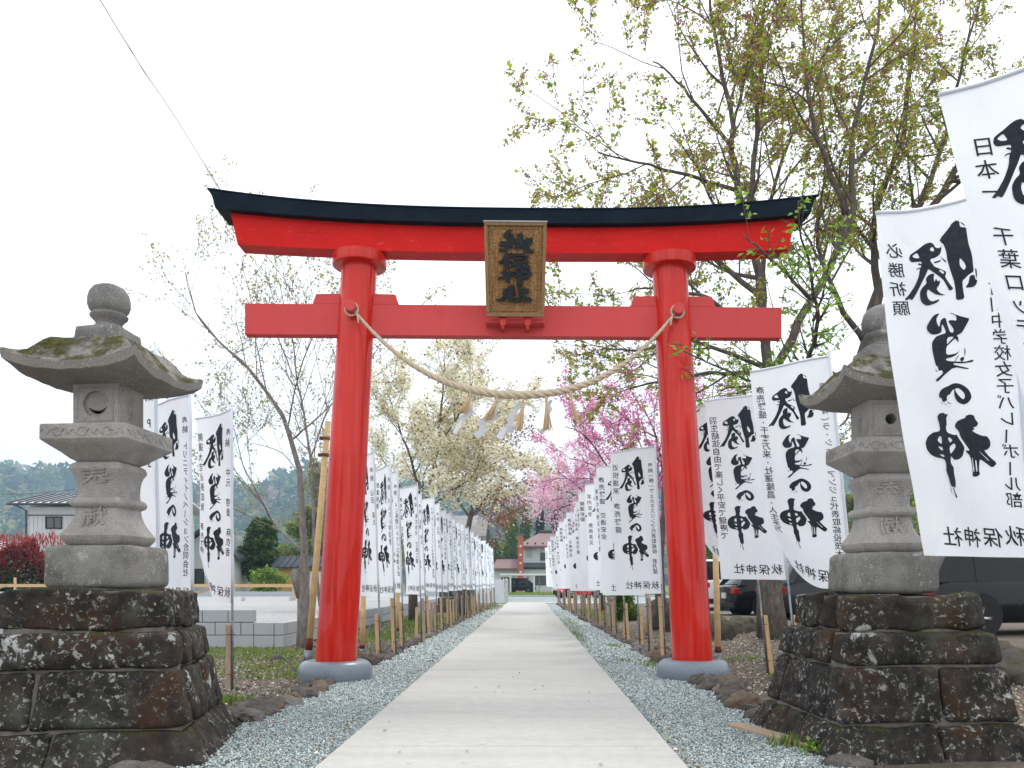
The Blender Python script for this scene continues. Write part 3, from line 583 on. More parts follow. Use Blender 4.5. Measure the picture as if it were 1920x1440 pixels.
# ================================================================== stone lanterns
def hexa(name, c8, mat, parent, cuts=6, rad=.03, amp=.012, seed=0, fr=4.0):
    """rounded, roughened block; c8: 4 bottom then 4 top corners (counter-clockwise)"""
    c8 = [Vector(c) for c in c8]; sx = ((c8[1] - c8[0]).length + (c8[2] - c8[3]).length) / 4; sy = ((c8[3] - c8[0]).length + (c8[2] - c8[1]).length) / 4; sz = (c8[4] - c8[0]).length / 2
    bm = bmesh.new(); bmesh.ops.create_cube(bm, size=2); bmesh.ops.subdivide_edges(bm, edges=bm.edges, cuts=cuts, use_grid_fill=True)
    ax = (sx, sy, sz); r = min(rad, *(a * .9 for a in ax)); o = Vector((seed * 3.7, seed * 1.3, seed * 5.1))
    for v in bm.verts:
        p = Vector([v.co[i] * ax[i] for i in range(3)])
        # push subdivision lines towards the edges so that the rounding is resolved
        p = Vector([math.copysign(ax[i] * (1 - max(0.0, 1 - abs(p[i]) / ax[i]) ** 1.35), p[i]) for i in range(3)])
        q = Vector([max(-(ax[i] - r), min(ax[i] - r, p[i])) for i in range(3)]); d = p - q
        if d.length > 1e-9: p = q + d.normalized() * r
        u, w_, h = [(p[i] / ax[i] + 1) / 2 for i in range(3)]
        b = c8[0].lerp(c8[1], u).lerp(c8[3].lerp(c8[2], u), w_); t_ = c8[4].lerp(c8[5], u).lerp(c8[7].lerp(c8[6], u), w_); co = b.lerp(t_, h)
        n_ = Vector((noise.noise(co * fr + o), noise.noise(co * fr + o + Vector((9, 0, 0))), noise.noise(co * fr + o + Vector((0, 9, 0)))))
        n2_ = Vector((noise.noise(co * 17 + o), noise.noise(co * 17 + o + Vector((9, 0, 0))), noise.noise(co * 17 + o + Vector((0, 9, 0)))))
        v.co = co + n_ * amp + n2_ * amp * .35
    me = bpy.data.meshes.new(name); bm.to_mesh(me); bm.free(); me.materials.append(mat); me.polygons.foreach_set('use_smooth', [True] * len(me.polygons))
    return link_mesh(name, me, parent)
def rsq(hw, z, rc=.012, n=4, zf=None):   # rounded square ring
    o = []
    for q in range(4):
        a0 = q * math.pi / 2; cx, cy = [(hw - rc, hw - rc), (-hw + rc, hw - rc), (-hw + rc, -hw + rc), (hw - rc, -hw + rc)][q]
        for k in range(n + 1):
            a = a0 + k * math.pi / 2 / n; o.append((cx + rc * math.cos(a), cy + rc * math.sin(a), z))
    return o
def lantern(x, y, rz_top, rz_base, label, dz, hole, seed, tiers):
    root = empty('stone_lantern', (x, y, 0), 0, label, 'stone lantern', 'stone lanterns either side of the path')
    random.seed(seed)
    B = Matrix.Rotation(rz_base, 4, 'Z')
    # pedestal: courses of big stones on a mortar core
    for ci, (z0, z1, h0, h1, fs, ss) in enumerate(tiers):
        c = .035
        rb, rt = h0 - c, h1 - c
        MB().loft([[B @ Vector(p) for p in ((rb, -rb, z0 - .012), (rb, rb, z0 - .012), (-rb, rb, z0 - .012), (-rb, -rb, z0 - .012))], [B @ Vector(p) for p in ((rt, -rt, z1 - .012), (rt, rt, z1 - .012), (-rt, rt, z1 - .012), (-rt, -rt, z1 - .012))]]).obj('mortar_core', M['mortar'], root)
        dp = .20
        def stone(a0, a1, side, z0=z0, z1=z1, h0=h0, h1=h1):
            g = .006
            def pt(a, y_, h): return {0: (a * h, -h + y_), 1: (h - y_, a * h), 2: (-a * h, h - y_), 3: (-h + y_, -a * h)}[side]
            c8 = []
            for z, h in ((z0 + g, h0), (z1 - g, h1)):
                e0, e1 = a0 + g / h, a1 - g / h
                c8 += [B @ Vector((*pt(e0, 0, h), z)), B @ Vector((*pt(e1, 0, h), z)), B @ Vector((*pt(e1, dp, h), z)), B @ Vector((*pt(e0, dp, h), z))]
            j = U(-.008, .010)
            hexa('pedestal_stone', c8, M['dark_stone'], root, 9, U(.022, .042), .014 if ci < 3 else .030, seed + ci * 5 + side + a0 * 3, 5)
        for side, cuts_ in ((0, fs), (2, fs)):
            for a, b in zip(cuts_, cuts_[1:]): stone(a, b, side)
        for side in (1, 3):
            k = 1 - dp / ((h0 + h1) / 2) - .02; cs = [-k] + [q * k for q in ss] + [k]
            for a, b in zip(cs, cs[1:]): stone(a, b, side)
    up = Matrix.Rotation(rz_top, 4, 'Z')
    def part(mb, name, mat, **k):
        mb.v = [tuple(up @ Vector((v[0], v[1], v[2] + dz))) for v in mb.v]; return mb.obj(name, mat, root, **k)
    # plinth block
    zt = tiers[-1][1]; h = .257
    hexa('plinth', [up @ Vector(p) for p in ((-h, -h, zt + .002), (h, -h, zt + .002), (h, h, zt + .002), (-h, h, zt + .002), (-h + .008, -h + .008, 1.226 + dz), (h - .008, -h + .008, 1.226 + dz), (h - .008, h - .008, 1.226 + dz), (-h + .008, h - .008, 1.226 + dz))], M['plinth'], root, 12, .045, .006, seed, 6)
    def dense(prof, rc): return MB().loft([rsq(hw, z, rc, 5) for hw, z in prof])
    sh = [(.150, 1.224), (.168, 1.232), (.188, 1.262), (.192, 1.284), (.186, 1.296), (.165, 1.330), (.146, 1.372), (.136, 1.41), (.132, 1.446), (.138, 1.450), (.150, 1.458), (.157, 1.472), (.158, 1.482), (.153, 1.497), (.142, 1.507), (.130, 1.511), (.128, 1.540), (.129, 1.580), (.134, 1.620), (.143, 1.650), (.155, 1.670), (.157, 1.682), (.150, 1.704), (.132, 1.718)]
    part(dense(sh, .018), 'shaft', M['shaft'], auto=32)
    pf = [(.120, 1.7185), (.132, 1.724), (.150, 1.735), (.185, 1.768), (.225, 1.800), (.256, 1.826), (.261, 1.834), (.260, 1.912), (.254, 1.919), (.15, 1.9195)]
    part(dense(pf, .012), 'middle_platform', M['shaft'], auto=32)
    # panels carved on the platform's rim
    mb = MB()
    for q in range(4):
        Rq = Matrix.Rotation(q * math.pi / 2, 4, 'Z')
        for a in (-.15, 0, .15):
            mb.tube([Rq @ Vector((a + .026 * math.cos(t_), -.2612, 1.872 + .024 * math.sin(t_))) for t_ in [k * 2 * math.pi / 14 for k in range(15)]], .0035, 5, False)
        for a in (-.205, -.075, .075, .205):
            mb.tube([Rq @ Vector((a + (k - 5) * .0085, -.2612, 1.872 + .016 * math.sin(k * 1.1))) for k in range(11)], .0035, 5)
    part(mb, 'rim_carving', M['shaft'], smooth=True)
    # light chamber with the hole in its front
    hw, z0, z1 = .136, 1.92, 2.174; zc = 2.055; hc = 0
    sq = [(-hw, z0), (hw, z0), (hw, z1), (-hw, z1)]; mb = MB()
    def circ(r, cx=0, cz=zc, n=28): return [(cx + r * math.cos(2 * math.pi * k / n), cz + r * math.sin(2 * math.pi * k / n)) for k in range(n)]
    def face_hole(outer, inner, yy, mb):
        poly = [[Vector((x_, z_, 0)) for x_, z_ in outer], [Vector((x_, z_, 0)) for x_, z_ in inner]]; tr = geometry.tessellate_polygon(poly); fl = outer + inner
        mb.add([(x_, yy, z_) for x_, z_ in fl], [tuple(t_) for t_ in tr])
    def wall(poly, ya, yb, mb):
        n = len(poly); mb.add([(x_, ya, z_) for x_, z_ in poly] + [(x_, yb, z_) for x_, z_ in poly], [(i, (i + 1) % n, n + (i + 1) % n, n + i) for i in range(n)])
    if hole == 'moon':
        C1 = circ(.076); face_hole(sq, C1, -hw, mb); wall(C1, -hw, -hw + .022, mb)
        cres = [(.056 * math.cos(a), zc + .056 * math.sin(a)) for a in [R(195 + k * 150 / 12) for k in range(13)]]
        i0, i1 = cres[0], cres[-1]; mid = [(i1[0] + (i0[0] - i1[0]) * k / 12, 0) for k in range(1, 12)]
        inner = []
        for k in range(1, 12):
            u = k / 12; xx = i1[0] + (i0[0] - i1[0]) * u; zz_ = i1[1] + (i0[1] - i1[1]) * u - .020 * math.sin(math.pi * u); inner.append((xx, zz_))
        cr_ = cres + inner; face_hole(C1, cr_, -hw + .022, mb); wall(cr_, -hw + .022, -hw + .12, mb); mb.add([(x_, -hw + .12, z_) for x_, z_ in cr_], [tuple(range(len(cr_)))])
    else:
        C1 = circ(.034, hc); face_hole(sq, C1, -hw, mb); wall(C1, -hw, -hw + .16, mb); mb.add([(x_, -hw + .16, z_) for x_, z_ in C1], [tuple(range(len(C1)))])
    vs = [(-hw, -hw, z0), (hw, -hw, z0), (hw, hw, z0), (-hw, hw, z0), (-hw, -hw, z1), (hw, -hw, z1), (hw, hw, z1), (-hw, hw, z1)]
    mb.add(vs, [(1, 2, 6, 5), (2, 3, 7, 6), (3, 0, 4, 7), (4, 5, 6, 7), (3, 2, 1, 0)])
    part(mb, 'light_chamber', M['shaft'])
    mb = MB()
    e = .108
    mb.tube([(-e, -hw, 1.955), (e, -hw, 1.955), (e, -hw, 2.148), (-e, -hw, 2.148), (-e, -hw, 1.955)], .004, 5, False)
    for s in (-1, 1):
        mb.tube([(s * hw, -.01 + .032 * math.cos(a), 2.05 + .062 * math.sin(a)) for a in [k * 2 * math.pi / 20 for k in range(21)]], .0045, 5, False)
        for q in (-.014, 0, .014): mb.tube([(s * hw, -.01 + q, 2.012), (s * hw, -.01 + q, 2.088)], .004, 5)
    part(mb, 'chamber_carving', M['shaft'], smooth=True)
    # roof: hollow-curved slopes, upturned corners
    K = 12
    def sqring(hw, zfun, wob=0):
        o = []
        for q in range(4):
            for k in range(K):
                u = -1 + 2 * k / K; p = {0: (u, -1), 1: (1, u), 2: (-u, 1), 3: (-1, -u)}[q]; cn_ = abs(u) if True else 0
                bow = 1 - .03 * (1 - cn_ ** 2)
                xx, yy = p[0] * hw, p[1] * hw
                if q in (0, 2): yy *= bow
                else: xx *= bow
                o.append((xx + wob * noise.noise((xx * 9 + seed, yy * 9, hw * 9)), yy + wob * noise.noise((xx * 9, yy * 9 + seed, 5)), zfun(cn_) + wob * 1.2 * noise.noise((xx * 11 + seed, yy * 11, 2))))
        return o
    rings = []
    for f, zf in [(0, 2.434), (.14, 2.424), (.28, 2.400), (.42, 2.362), (.56, 2.322), (.70, 2.290), (.85, 2.268), (.97, 2.258)]:
        hw_ = .19 + (.386 - .19) * f; rings.append(sqring(hw_, lambda c, f=f, zf=zf: zf + .075 * f ** 2.5 * c ** 3, .014))
    rings.append(sqring(.393, lambda c: 2.244 + .076 * c ** 3, .012)); rings.append(sqring(.384, lambda c: 2.200 + .066 * c ** 3, .010))
    for hw_, zz_, cl in ((.368, 2.194, .058), (.30, 2.188, .024), (.20, 2.180, .005), (.138, 2.1745, 0)): rings.append(sqring(hw_, lambda c, zz_=zz_, cl=cl: zz_ + cl * c ** 3, .002))
    part(MB().loft(rings), 'roof', M['roof_stone'], auto=38)
    # roof top block and jewel
    hb = .130
    hexa('finial_base', [up @ Vector(p) for p in ((-hb - .012, -hb - .012, 2.425 + dz), (hb + .012, -hb - .012, 2.425 + dz), (hb + .012, hb + .012, 2.425 + dz), (-hb - .012, hb + .012, 2.425 + dz), (-hb, -hb, 2.522 + dz), (hb, -hb, 2.522 + dz), (hb, hb, 2.522 + dz), (-hb, hb, 2.522 + dz))], M['finial'], root, 7, .016, .008, seed + 3, 8)
    part(MB().lathe([(.07, 2.52), (.085, 2.527), (.086, 2.545), (.074, 2.552), (.072, 2.566), (.088, 2.586), (.104, 2.602), (.106, 2.612), (.094, 2.620), (.092, 2.628), (.108, 2.644), (.118, 2.672), (.118, 2.708), (.108, 2.748), (.086, 2.778), (.05, 2.796), (.012, 2.802)], 28), 'jewel_finial', M['finial'], auto=50)
    return root, up, sh
T_L = [(-.03, .205, .70, .555, [-1, -.2, 1], [-.1]), (.207, .528, .565, .505, [-1, -.42, 1], [.2]), (.530, .738, .505, .478, [-1, 1], [-.3]), (.740, .971, .445, .432, [-1, 1], [])]
T_R = [(-.03, .20, .66, .56, [-1, .05, 1], [-.4, .25]), (.202, .521, .555, .495, [-1, .15, 1], [-.1]), (.523, .723, .495, .468, [-1, 1], [.2]), (.725, .938, .425, .412, [-1, 1], [.1])]
LL, upL, SHAFT = lantern(-2.53, 4.82, R(-4), R(11), 'tall mossy stone lantern on a stepped dark pedestal left of the path', 0.0, 'moon', 3, T_L)
RL, upR, SHAFT = lantern(2.245, 5.10, R(0), R(5), 'tall stone lantern half covered by a white banner right of the path', -.030, 'sun', 17, T_R)

# ================================================================== banners and their lettering
# outlines of the four big brush characters as they show through the cloth, traced per character: (origin px, units per px, outers with holes)
BIG = {
 'win': ((1690, 420), 8.473, [
  [[(808,58),(860,90),(862,150),(875,185),(955,210),(965,300),(990,480),(1030,620),(1050,720),(1060,830),(1075,935),(1010,965),(960,1010),(918,1050),(930,1170),(960,1340),(835,1340),(828,1200),(805,1040),(760,900),(715,740),(700,690),(680,540),(640,410),(605,375),(578,320),(720,150),(745,100)], [(875,675),(868,740),(880,810),(935,888),(965,840),(940,770)]],
  [[(1020,985),(1085,985),(1100,1060),(1130,1080),(1110,1150),(1070,1175),(960,1165),(1005,1100)]],
  [[(866,100),(905,125),(945,182),(930,178),(890,135)]],
  [[(1095,870),(1115,930),(1120,1000),(1112,1060),(1104,1000),(1092,930)]],
  [[(270,415),(330,370),(390,340),(455,335),(500,380),(520,430),(560,455),(600,450),(606,400),(610,500),(585,570),(520,600),(460,605),(455,630),(490,690),(520,740),(600,790),(685,850),(685,890),(670,930),(735,1050),(800,1150),(740,1175),(700,1080),(640,960),(500,820),(430,755),(400,840),(350,940),(280,1090),(220,1200),(180,1255),(130,1225),(110,1250),(55,1245),(140,1150),(230,1010),(290,860),(300,760),(325,700),(330,620),(265,615),(170,610),(135,560),(150,490),(200,455)], [(180,515),(240,470),(265,480),(300,560),(225,550)], [(440,450),(470,410),(495,430),(510,480),(480,492)], [(580,805),(620,815),(660,860),(650,885),(610,850)]],
  [[(500,662),(580,655),(606,640),(600,680),(520,688)]], [[(590,585),(640,640),(685,690),(675,715),(630,650)]],
  [[(265,655),(290,640),(330,660),(328,690)]], [[(245,760),(260,720),(325,712),(320,735),(270,735)]],
  [[(520,842),(440,850),(395,910),(410,990),(350,1040),(305,1120),(310,1250),(340,1320),(415,1370),(540,1340),(590,1310),(597,1275),(540,1295),(480,1300),(430,1250),(410,1160),(425,1085),(480,1140),(540,1190),(600,1215),(695,1235),(600,1180),(550,1100),(595,1050),(607,970),(570,990),(545,930),(525,990),(510,920)]]]),
 'bear': ((1720, 590), 10.283, [
  [[(420,78),(300,115),(200,270),(170,350),(190,420),(265,495),(370,500),(450,465),(450,310),(475,330),(535,490),(420,515),(340,545),(270,650),(275,780),(310,950),(350,1110),(385,1120),(405,1215),(460,1195),(490,1240),(470,1280),(335,1390),(370,1425),(420,1390),(520,1290),(690,1155),(920,1225),(970,1212),(700,1120),(672,1100),(690,1082),(820,1105),(1020,1100),(1022,1050),(900,1078),(820,1072),(700,1050),(640,1045),(545,1020),(540,980),(640,970),(730,930),(785,830),(750,880),(700,910),(540,915),(535,760),(620,680),(690,612),(755,715),(745,600),(712,565),(800,530),(850,450),(945,265),(880,240),(760,190),(620,110),(580,105),(700,170),(715,280),(620,250),(560,260),(600,330),(660,430),(660,500),(600,490),(545,310),(525,200),(480,190),(430,230),(410,370),(360,270),(355,180)], [(550,580),(640,572),(665,595),(605,650),(545,720)]],
  [[(790,1000),(830,985),(855,980),(862,1030),(825,1075),(790,1040)]], [[(860,800),(880,860),(878,930),(865,985),(858,900)]], [[(340,1165),(360,1200),(385,1225),(378,1238),(345,1200)]], [[(690,1050),(770,915),(760,960),(705,1052)]]]),
 'of': ((1740, 720), 21.33, [
  [[(920,265),(1060,280),(1250,370),(1430,520),(1530,680),(1580,850),(1550,970),(1440,1095),(1290,1145),(1150,1090),(1030,1000),(960,880),(915,720),(920,570),(905,500),(850,540),(720,740),(690,700),(610,820),(630,960),(560,970),(480,1040),(420,960),(390,850),(310,850),(275,760),(310,620),(400,500),(520,420),(700,360),(800,300)], [(940,490),(1060,465),(1180,550),(1300,690),(1330,800),(1310,910),(1270,930),(1190,880),(1080,750),(980,610)]],
  [[(600,1000),(690,1030),(840,1110),(690,1075)]], [[(480,1050),(560,1110),(640,1150),(560,1140)]], [[(350,1010),(410,1070),(470,1120),(400,1090)]], [[(660,1180),(740,1240),(690,1220)]]]),
 'god': ((1725, 780), 8.0, [
  [[(340,65),(390,95),(415,80),(410,120),(390,140),(395,260),(380,280),(390,365),(500,405),(560,400),(570,430),(640,530),(680,600),(660,680),(650,720),(600,770),(510,785),(455,720),(445,810),(470,870),(495,890),(500,1000),(520,1110),(510,1210),(470,1195),(430,1180),(400,1050),(365,960),(370,850),(345,775),(210,750),(130,710),(70,620),(55,520),(90,430),(170,370),(285,350),(270,230),(240,140),(270,85)], [(235,490),(265,430),(300,430),(310,545),(270,530)], [(240,580),(315,595),(325,645),(290,640)], [(260,700),(335,710),(345,745),(300,735)], [(405,455),(440,440),(490,490),(440,525)], [(430,590),(515,525),(540,580),(500,640),(450,700)]],
  [[(460,1205),(480,1260),(508,1368),(532,1350),(500,1280),(480,1210)]], [[(415,1180),(425,1240),(445,1330),(437,1240)]],
  [[(690,120),(750,100),(810,120),(830,180),(875,240),(850,290),(795,300),(830,325),(780,345),(850,395),(940,435),(1000,440),(1045,510),(1050,590),(1010,640),(960,650),(1030,740),(1150,850),(1080,915),(980,830),(900,770),(895,950),(915,1000),(870,1035),(805,1035),(805,960),(770,730),(680,640),(760,645),(700,560),(610,430),(590,350),(530,290),(530,250),(560,200),(620,170),(690,150)], [(790,740),(800,760),(832,960),(812,960)], [(835,780),(858,800),(876,960),(856,960)], [(885,655),(905,670),(1040,805),(1020,805)]]])}
FW, FH = .60, 1.82
def chaikin(p):
    o = []
    for i in range(len(p)):
        a, b = p[i], p[(i + 1) % len(p)]; o.append((a[0] * .8 + b[0] * .2, a[1] * .8 + b[1] * .2)); o.append((a[0] * .2 + b[0] * .8, a[1] * .2 + b[1] * .8))
    return o
def flat_big():
    bm = bmesh.new(); K = FH / 668.0; cxs = {'win': (1757, .278), 'bear': (1778, .290), 'of': (1783, .290), 'god': (1803, .290)}
    for k, ((ox, oy), sc_, shapes) in BIG.items():
        cx, cm = cxs[k]
        for polys in shapes:
            q = []
            for pl_ in polys:
                pl_ = chaikin(pl_); r = []
                for zx, zy in pl_:
                    px = ox + zx / sc_; py = oy + zy / sc_; xm = cm + (px - cx) * K - .11 * (py - (oy + 700 / sc_)) * K; r.append((xm, (py - 392) * K))
                q.append(r)
            fl = [v for r in q for v in r]; tr = geometry.tessellate_polygon([[Vector((x, y, 0)) for x, y in r] for r in q])
            vs = [bm.verts.new((x, y, 0)) for x, y in fl]
            for t_ in tr:
                try: bm.faces.new([vs[i] for i in t_])
                except ValueError: pass
    for i in range(1, 15): bmesh.ops.bisect_plane(bm, geom=bm.verts[:] + bm.edges[:] + bm.faces[:], plane_co=(i * .045, 0, 0), plane_no=(1, 0, 0))
    for i in range(1, 36): bmesh.ops.bisect_plane(bm, geom=bm.verts[:] + bm.edges[:] + bm.faces[:], plane_co=(0, i * .052, 0), plane_no=(0, 1, 0))
    bmesh.ops.triangulate(bm, faces=bm.faces[:]); bm.verts.index_update()
    V = [(v.co.x, v.co.y) for v in bm.verts]; F = [tuple(v.index for v in f.verts) for f in bm.faces]; bm.free(); return V, F
BIGV, BIGF = flat_big()
# small print: glyph outlines of the default font, a little slanted like brush writing
COLS = {  # banner key: (column near the free edge, column near the pole)
 'R0': ('日本一　千葉ロッテマリーンズ', '奉納　千葉ロッテマリーンズ'), 'R1': ('必勝祈願', '奉納　古川中学校女子バレーボール部'), 'R2': ('商売繁盛・千客万来・社運隆昌・人生多万', '奉納（有）ラ・シェル・アンジュ代表取締役茂木'),
 'R3': ('羽生結弦自由で楽しく平安で健康で', '奉納　商売繁盛　家内安全'), 'R4': ('羽生結弦平安幸福健康氷演成功', '奉納　平安健康'), 'L0': ('必勝祈願　AT', '奉納　PLUS'), 'L1': ('開運必勝', '奉納　トリニティイノベーション合同会社'), 'L2': ('開運大吉必勝成就　商売繁盛', '奉納　　中元　啓貴　麻衣香'),
 'A': ('近悦遠来　商売繁盛', '奉納（株）ウェルネスリンク代表取締役　若月望'), 'B': ('商売繁盛　交通安全', '奉納　株式会社　立馬工業'), 'C': ('開運祈願', '奉納　せんだい学習塾'), 'D': ('必勝祈願', '奉納　AC長野パルセイロ伊達の会'), 'E': ('家内安全　無病息災', '奉納　山田　高久'), 'F': ('東京大学現役合格祈願', '奉納　玉澤　航志')}
FOOT = '秋保神社'
chars = sorted(set(''.join(a + b for a, b in COLS.values()) + FOOT + '奉献') - {'　'})
GL = {}
def load_glyphs():
    obs = []
    for c in chars:
        cu = bpy.data.curves.new('glyph', 'FONT'); cu.body = c; cu.resolution_u = 2; cu.offset = .007; o = bpy.data.objects.new('glyph', cu); COL.objects.link(o); obs.append((c, o))
    bpy.context.view_layer.update(); dg = bpy.context.evaluated_depsgraph_get()
    for c, o in obs:
        me = o.evaluated_get(dg).to_mesh(); me.calc_loop_triangles()
        V = np.array([v.co[:2] for v in me.vertices]) if len(me.vertices) else np.zeros((0, 2)); F = [tuple(t_.vertices) for t_ in me.loop_triangles]
        if len(V):
            lo, hi = V.min(0), V.max(0); cx = (lo[0] + hi[0]) / 2; cy = .30 if ord(c) > 0x2000 else .36
            V = (V - np.array([cx, cy])) / .90
            V[:, 1] += .10 * V[:, 0]                    # strokes rise to the right
        GL[c] = (V, F); o.evaluated_get(dg).to_mesh_clear()
    for c, o in obs:
        cu = o.data; bpy.data.objects.remove(o); bpy.data.curves.remove(cu)
load_glyphs()
def put(V, F, ch, cx, cy, size, rot=False):
    g, f = GL.get(ch, (np.zeros((0, 2)), []))
    if not len(g): return
    b = len(V); r = U(-.05, .05)
    for gx, gy in g:
        if rot: gx, gy = gy, -gx
        gx, gy = gx + gy * r, gy - gx * r
        V.append((cx - gx * size, cy - gy * size))     # mirrored: seen from the back of the cloth
    F += [tuple(b + i for i in t_) for t_ in f]
def flat_ink(key):
    V = list(BIGV); F = list(BIGF); a, b = COLS[key]; near = key in ('R0', 'R1')
    def col(txt, x, y0, y1, mx):
        n = len(txt); pitch = min(mx, (y1 - y0) / n)
        for i, ch in enumerate(txt):
            if ch == '　': continue
            s = pitch * (.90 if ch not in '・' else .7); put(V, F, ch, x + U(-.003, .003), y0 + pitch * (i + .5), min(s, .076), ch in 'ー（）')
    if key == 'R0': col(a, .105, .22, 1.55, .098)
    elif key == 'R1': col(a, .075, .16, .58, .104)
    else: col(a, .062, .14 + U(0, .05), 1.42, .10)
    col(b, FW - .072, .16 + U(0, .04), 1.58, .094)
    for i, ch in enumerate(FOOT): put(V, F, ch, FW - .085 - i * .113, FH - .095 + U(-.004, .004), .094)
    return V, F
INK = {k: flat_ink(k) for k in COLS}
def make_banner_meshes(key, p):
    """p: dict a (heading), lean, droop, wave, curl, ph, yaw of the cloth; returns cloth and ink mesh data in the banner's own space (pole foot at 0)"""
    W, H = FW, FH; ztop = p.get('ztop', 2.72)
    lx, ly = p['lean']
    def F(x, y):                                   # x metres from the free edge, y metres down from the top
        s = max(0, (W - x)) / W; t_ = max(0.0, y / H); z = ztop - y
        a = p['a'] + p.get('twist', 0) * t_ + p['curl'] * s * (t_ ** 1.5)
        base = Vector((lx * z, ly * z, z)); dr = Vector((-math.cos(a), math.sin(a), 0))
        nrm = Vector((-math.sin(a), -math.cos(a), 0))
        q = base + dr * (s * W) + Vector((0, 0, -p['droop'] * s * (1 - 1.15 * t_)))
        wv = p['wave'] * s * (math.sin(5.2 * s + 2.1 * t_ + p['ph']) + .5 * math.sin(3.0 * s - 6.5 * t_ + p['ph'] * 1.7))
        wv += .010 * math.sin(math.pi * min(1, s * 1.0)) * math.sin(9 * t_ + p['ph'] * 2.3) + .004 * math.sin(23 * t_ + 6 * s + p['ph']) + .012 * s * math.sin(14 * s + 5 * t_ + p['ph'] * 3.1) * (.4 + .6 * t_)
        q += nrm * wv
        lf = p.get('lift', 0) * max(0, s - .35) ** 1.6 * max(0, t_ - .62) ** 1.3 * 4
        q += Vector((.25 * lf, -.4 * lf, .75 * lf)); q.x += p.get('swing', 0) * t_ ** 2 * s
        return q
    nx, ny = 20, 56; G = [[F(W * i / nx, H * j / ny) for i in range(nx + 1)] for j in range(ny + 1)]
    cv = MB()
    def nr(x, y):
        e = .006; return (F(x + e, y) - F(x - e, y)).cross(F(x, y + e) - F(x, y - e)).normalized()
    NN = [[nr(W * i / nx, H * j / ny) for i in range(nx + 1)] for j in range(ny + 1)]
    flat = [G[j][i] + NN[j][i] * .0006 for j in range(ny + 1) for i in range(nx + 1)] ; back = [G[j][i] - NN[j][i] * .0006 for j in range(ny + 1) for i in range(nx + 1)]
    cv.v = [tuple(v) for v in flat]; w_ = nx + 1
    for j in range(ny):
        for i in range(nx): cv.f.append((j * w_ + i, j * w_ + i + 1, (j + 1) * w_ + i + 1, (j + 1) * w_ + i))
    cm = cv.mesh('cloth', M['cloth'], smooth=True)
    V, Fc = INK[key]; iv = MB(); vv = []; vb = []
    for x, y in V:
        q = F(x, y); n_ = nr(x, y); vv.append(q + n_ * .0032); vb.append(q - n_ * .0032)
    iv.v = [tuple(v) for v in (vv if vv[0].y < vb[0].y else vb)]; iv.f = list(Fc)
    im = iv.mesh('lettering', M['ink'])
    hem = MB().tube([F(W * i / 8, 0.0) for i in range(9)], .009, 6).mesh('crossbar', M['white_tube'], smooth=True)
    sl = MB().tube([F(W, y) for y in (0, .3, .6, .9, 1.2, 1.5, H)], .013, 8).mesh('pole_hem', M['cloth'], smooth=True)
    return cm, im, hem, sl
STK = {}
def banner(x, y, label, group, meshes, p, stake_side=1, stake_h=.72, stake_mat='stake', steel=True):
    b = empty('nobori_banner', (x, y, 0), 0, label, 'banner', group); cm, im, hem, sl = meshes; lx, ly = p['lean']; zt = p.get('ztop', 2.72)
    c = link_mesh('cloth', cm, b); link_mesh('lettering', im, c)['kind'] = 'stuff'; link_mesh('pole_hem', sl, c)
    link_mesh('crossbar', hem, b)
    MB().tube([(lx * z, ly * z, z) for z in (-.02, .5, 1.0)], .0115, 8).obj('lower_pole', M['steel'], b, smooth=True)
    MB().tube([(lx * z, ly * z, z) for z in (1.0, 1.6, zt + .05)], .0095, 8).obj('upper_pole', M['white_tube'], b, smooth=True)
    if stake_h:
        r = .021; o = .035 * stake_side; mb = MB(); Z = stake_h
        ring = lambda z, r_: [(lx * z + o - r_, ly * z - r_ * .8 - .01, z), (lx * z + o + r_, ly * z - r_ * .8 - .01, z), (lx * z + o + r_, ly * z + r_ * .8 - .01, z), (lx * z + o - r_, ly * z + r_ * .8 - .01, z)]
        mb.loft([ring(-.03, r), ring(Z - .01, r), ring(Z, r * .8)]).obj('stake', M[stake_mat], b)
        for z in (Z * .25, Z * .85):
            MB().tube([(lx * z + o / 2 + .042 * math.cos(a), ly * z - .005 + .026 * math.sin(a), z + .004 * math.sin(2 * a)) for a in [k * 2 * math.pi / 12 for k in range(13)]], .0035, 5, False).obj('wire_tie', M['rust'], b)
    return b
TOPS = {'left': [], 'right': []}
random.seed(21)
def near(key, px, d, label, **p):
    q = dict(a=R(15), lean=(-.09, 0), droop=.06, wave=.03, curl=0, ph=U(0, 6)); q.update(p); st = q.pop('st', {}); side = 'right' if px > HX else 'left'
    x = (px - HX) * d / FPX; m = make_banner_meshes(key, q); banner(x, d, label, 'white banners standing beside the path', m, q, **st); TOPS[side].append((x + q['lean'][0] * 2.74, d, q.get('ztop', 2.72) + .03))
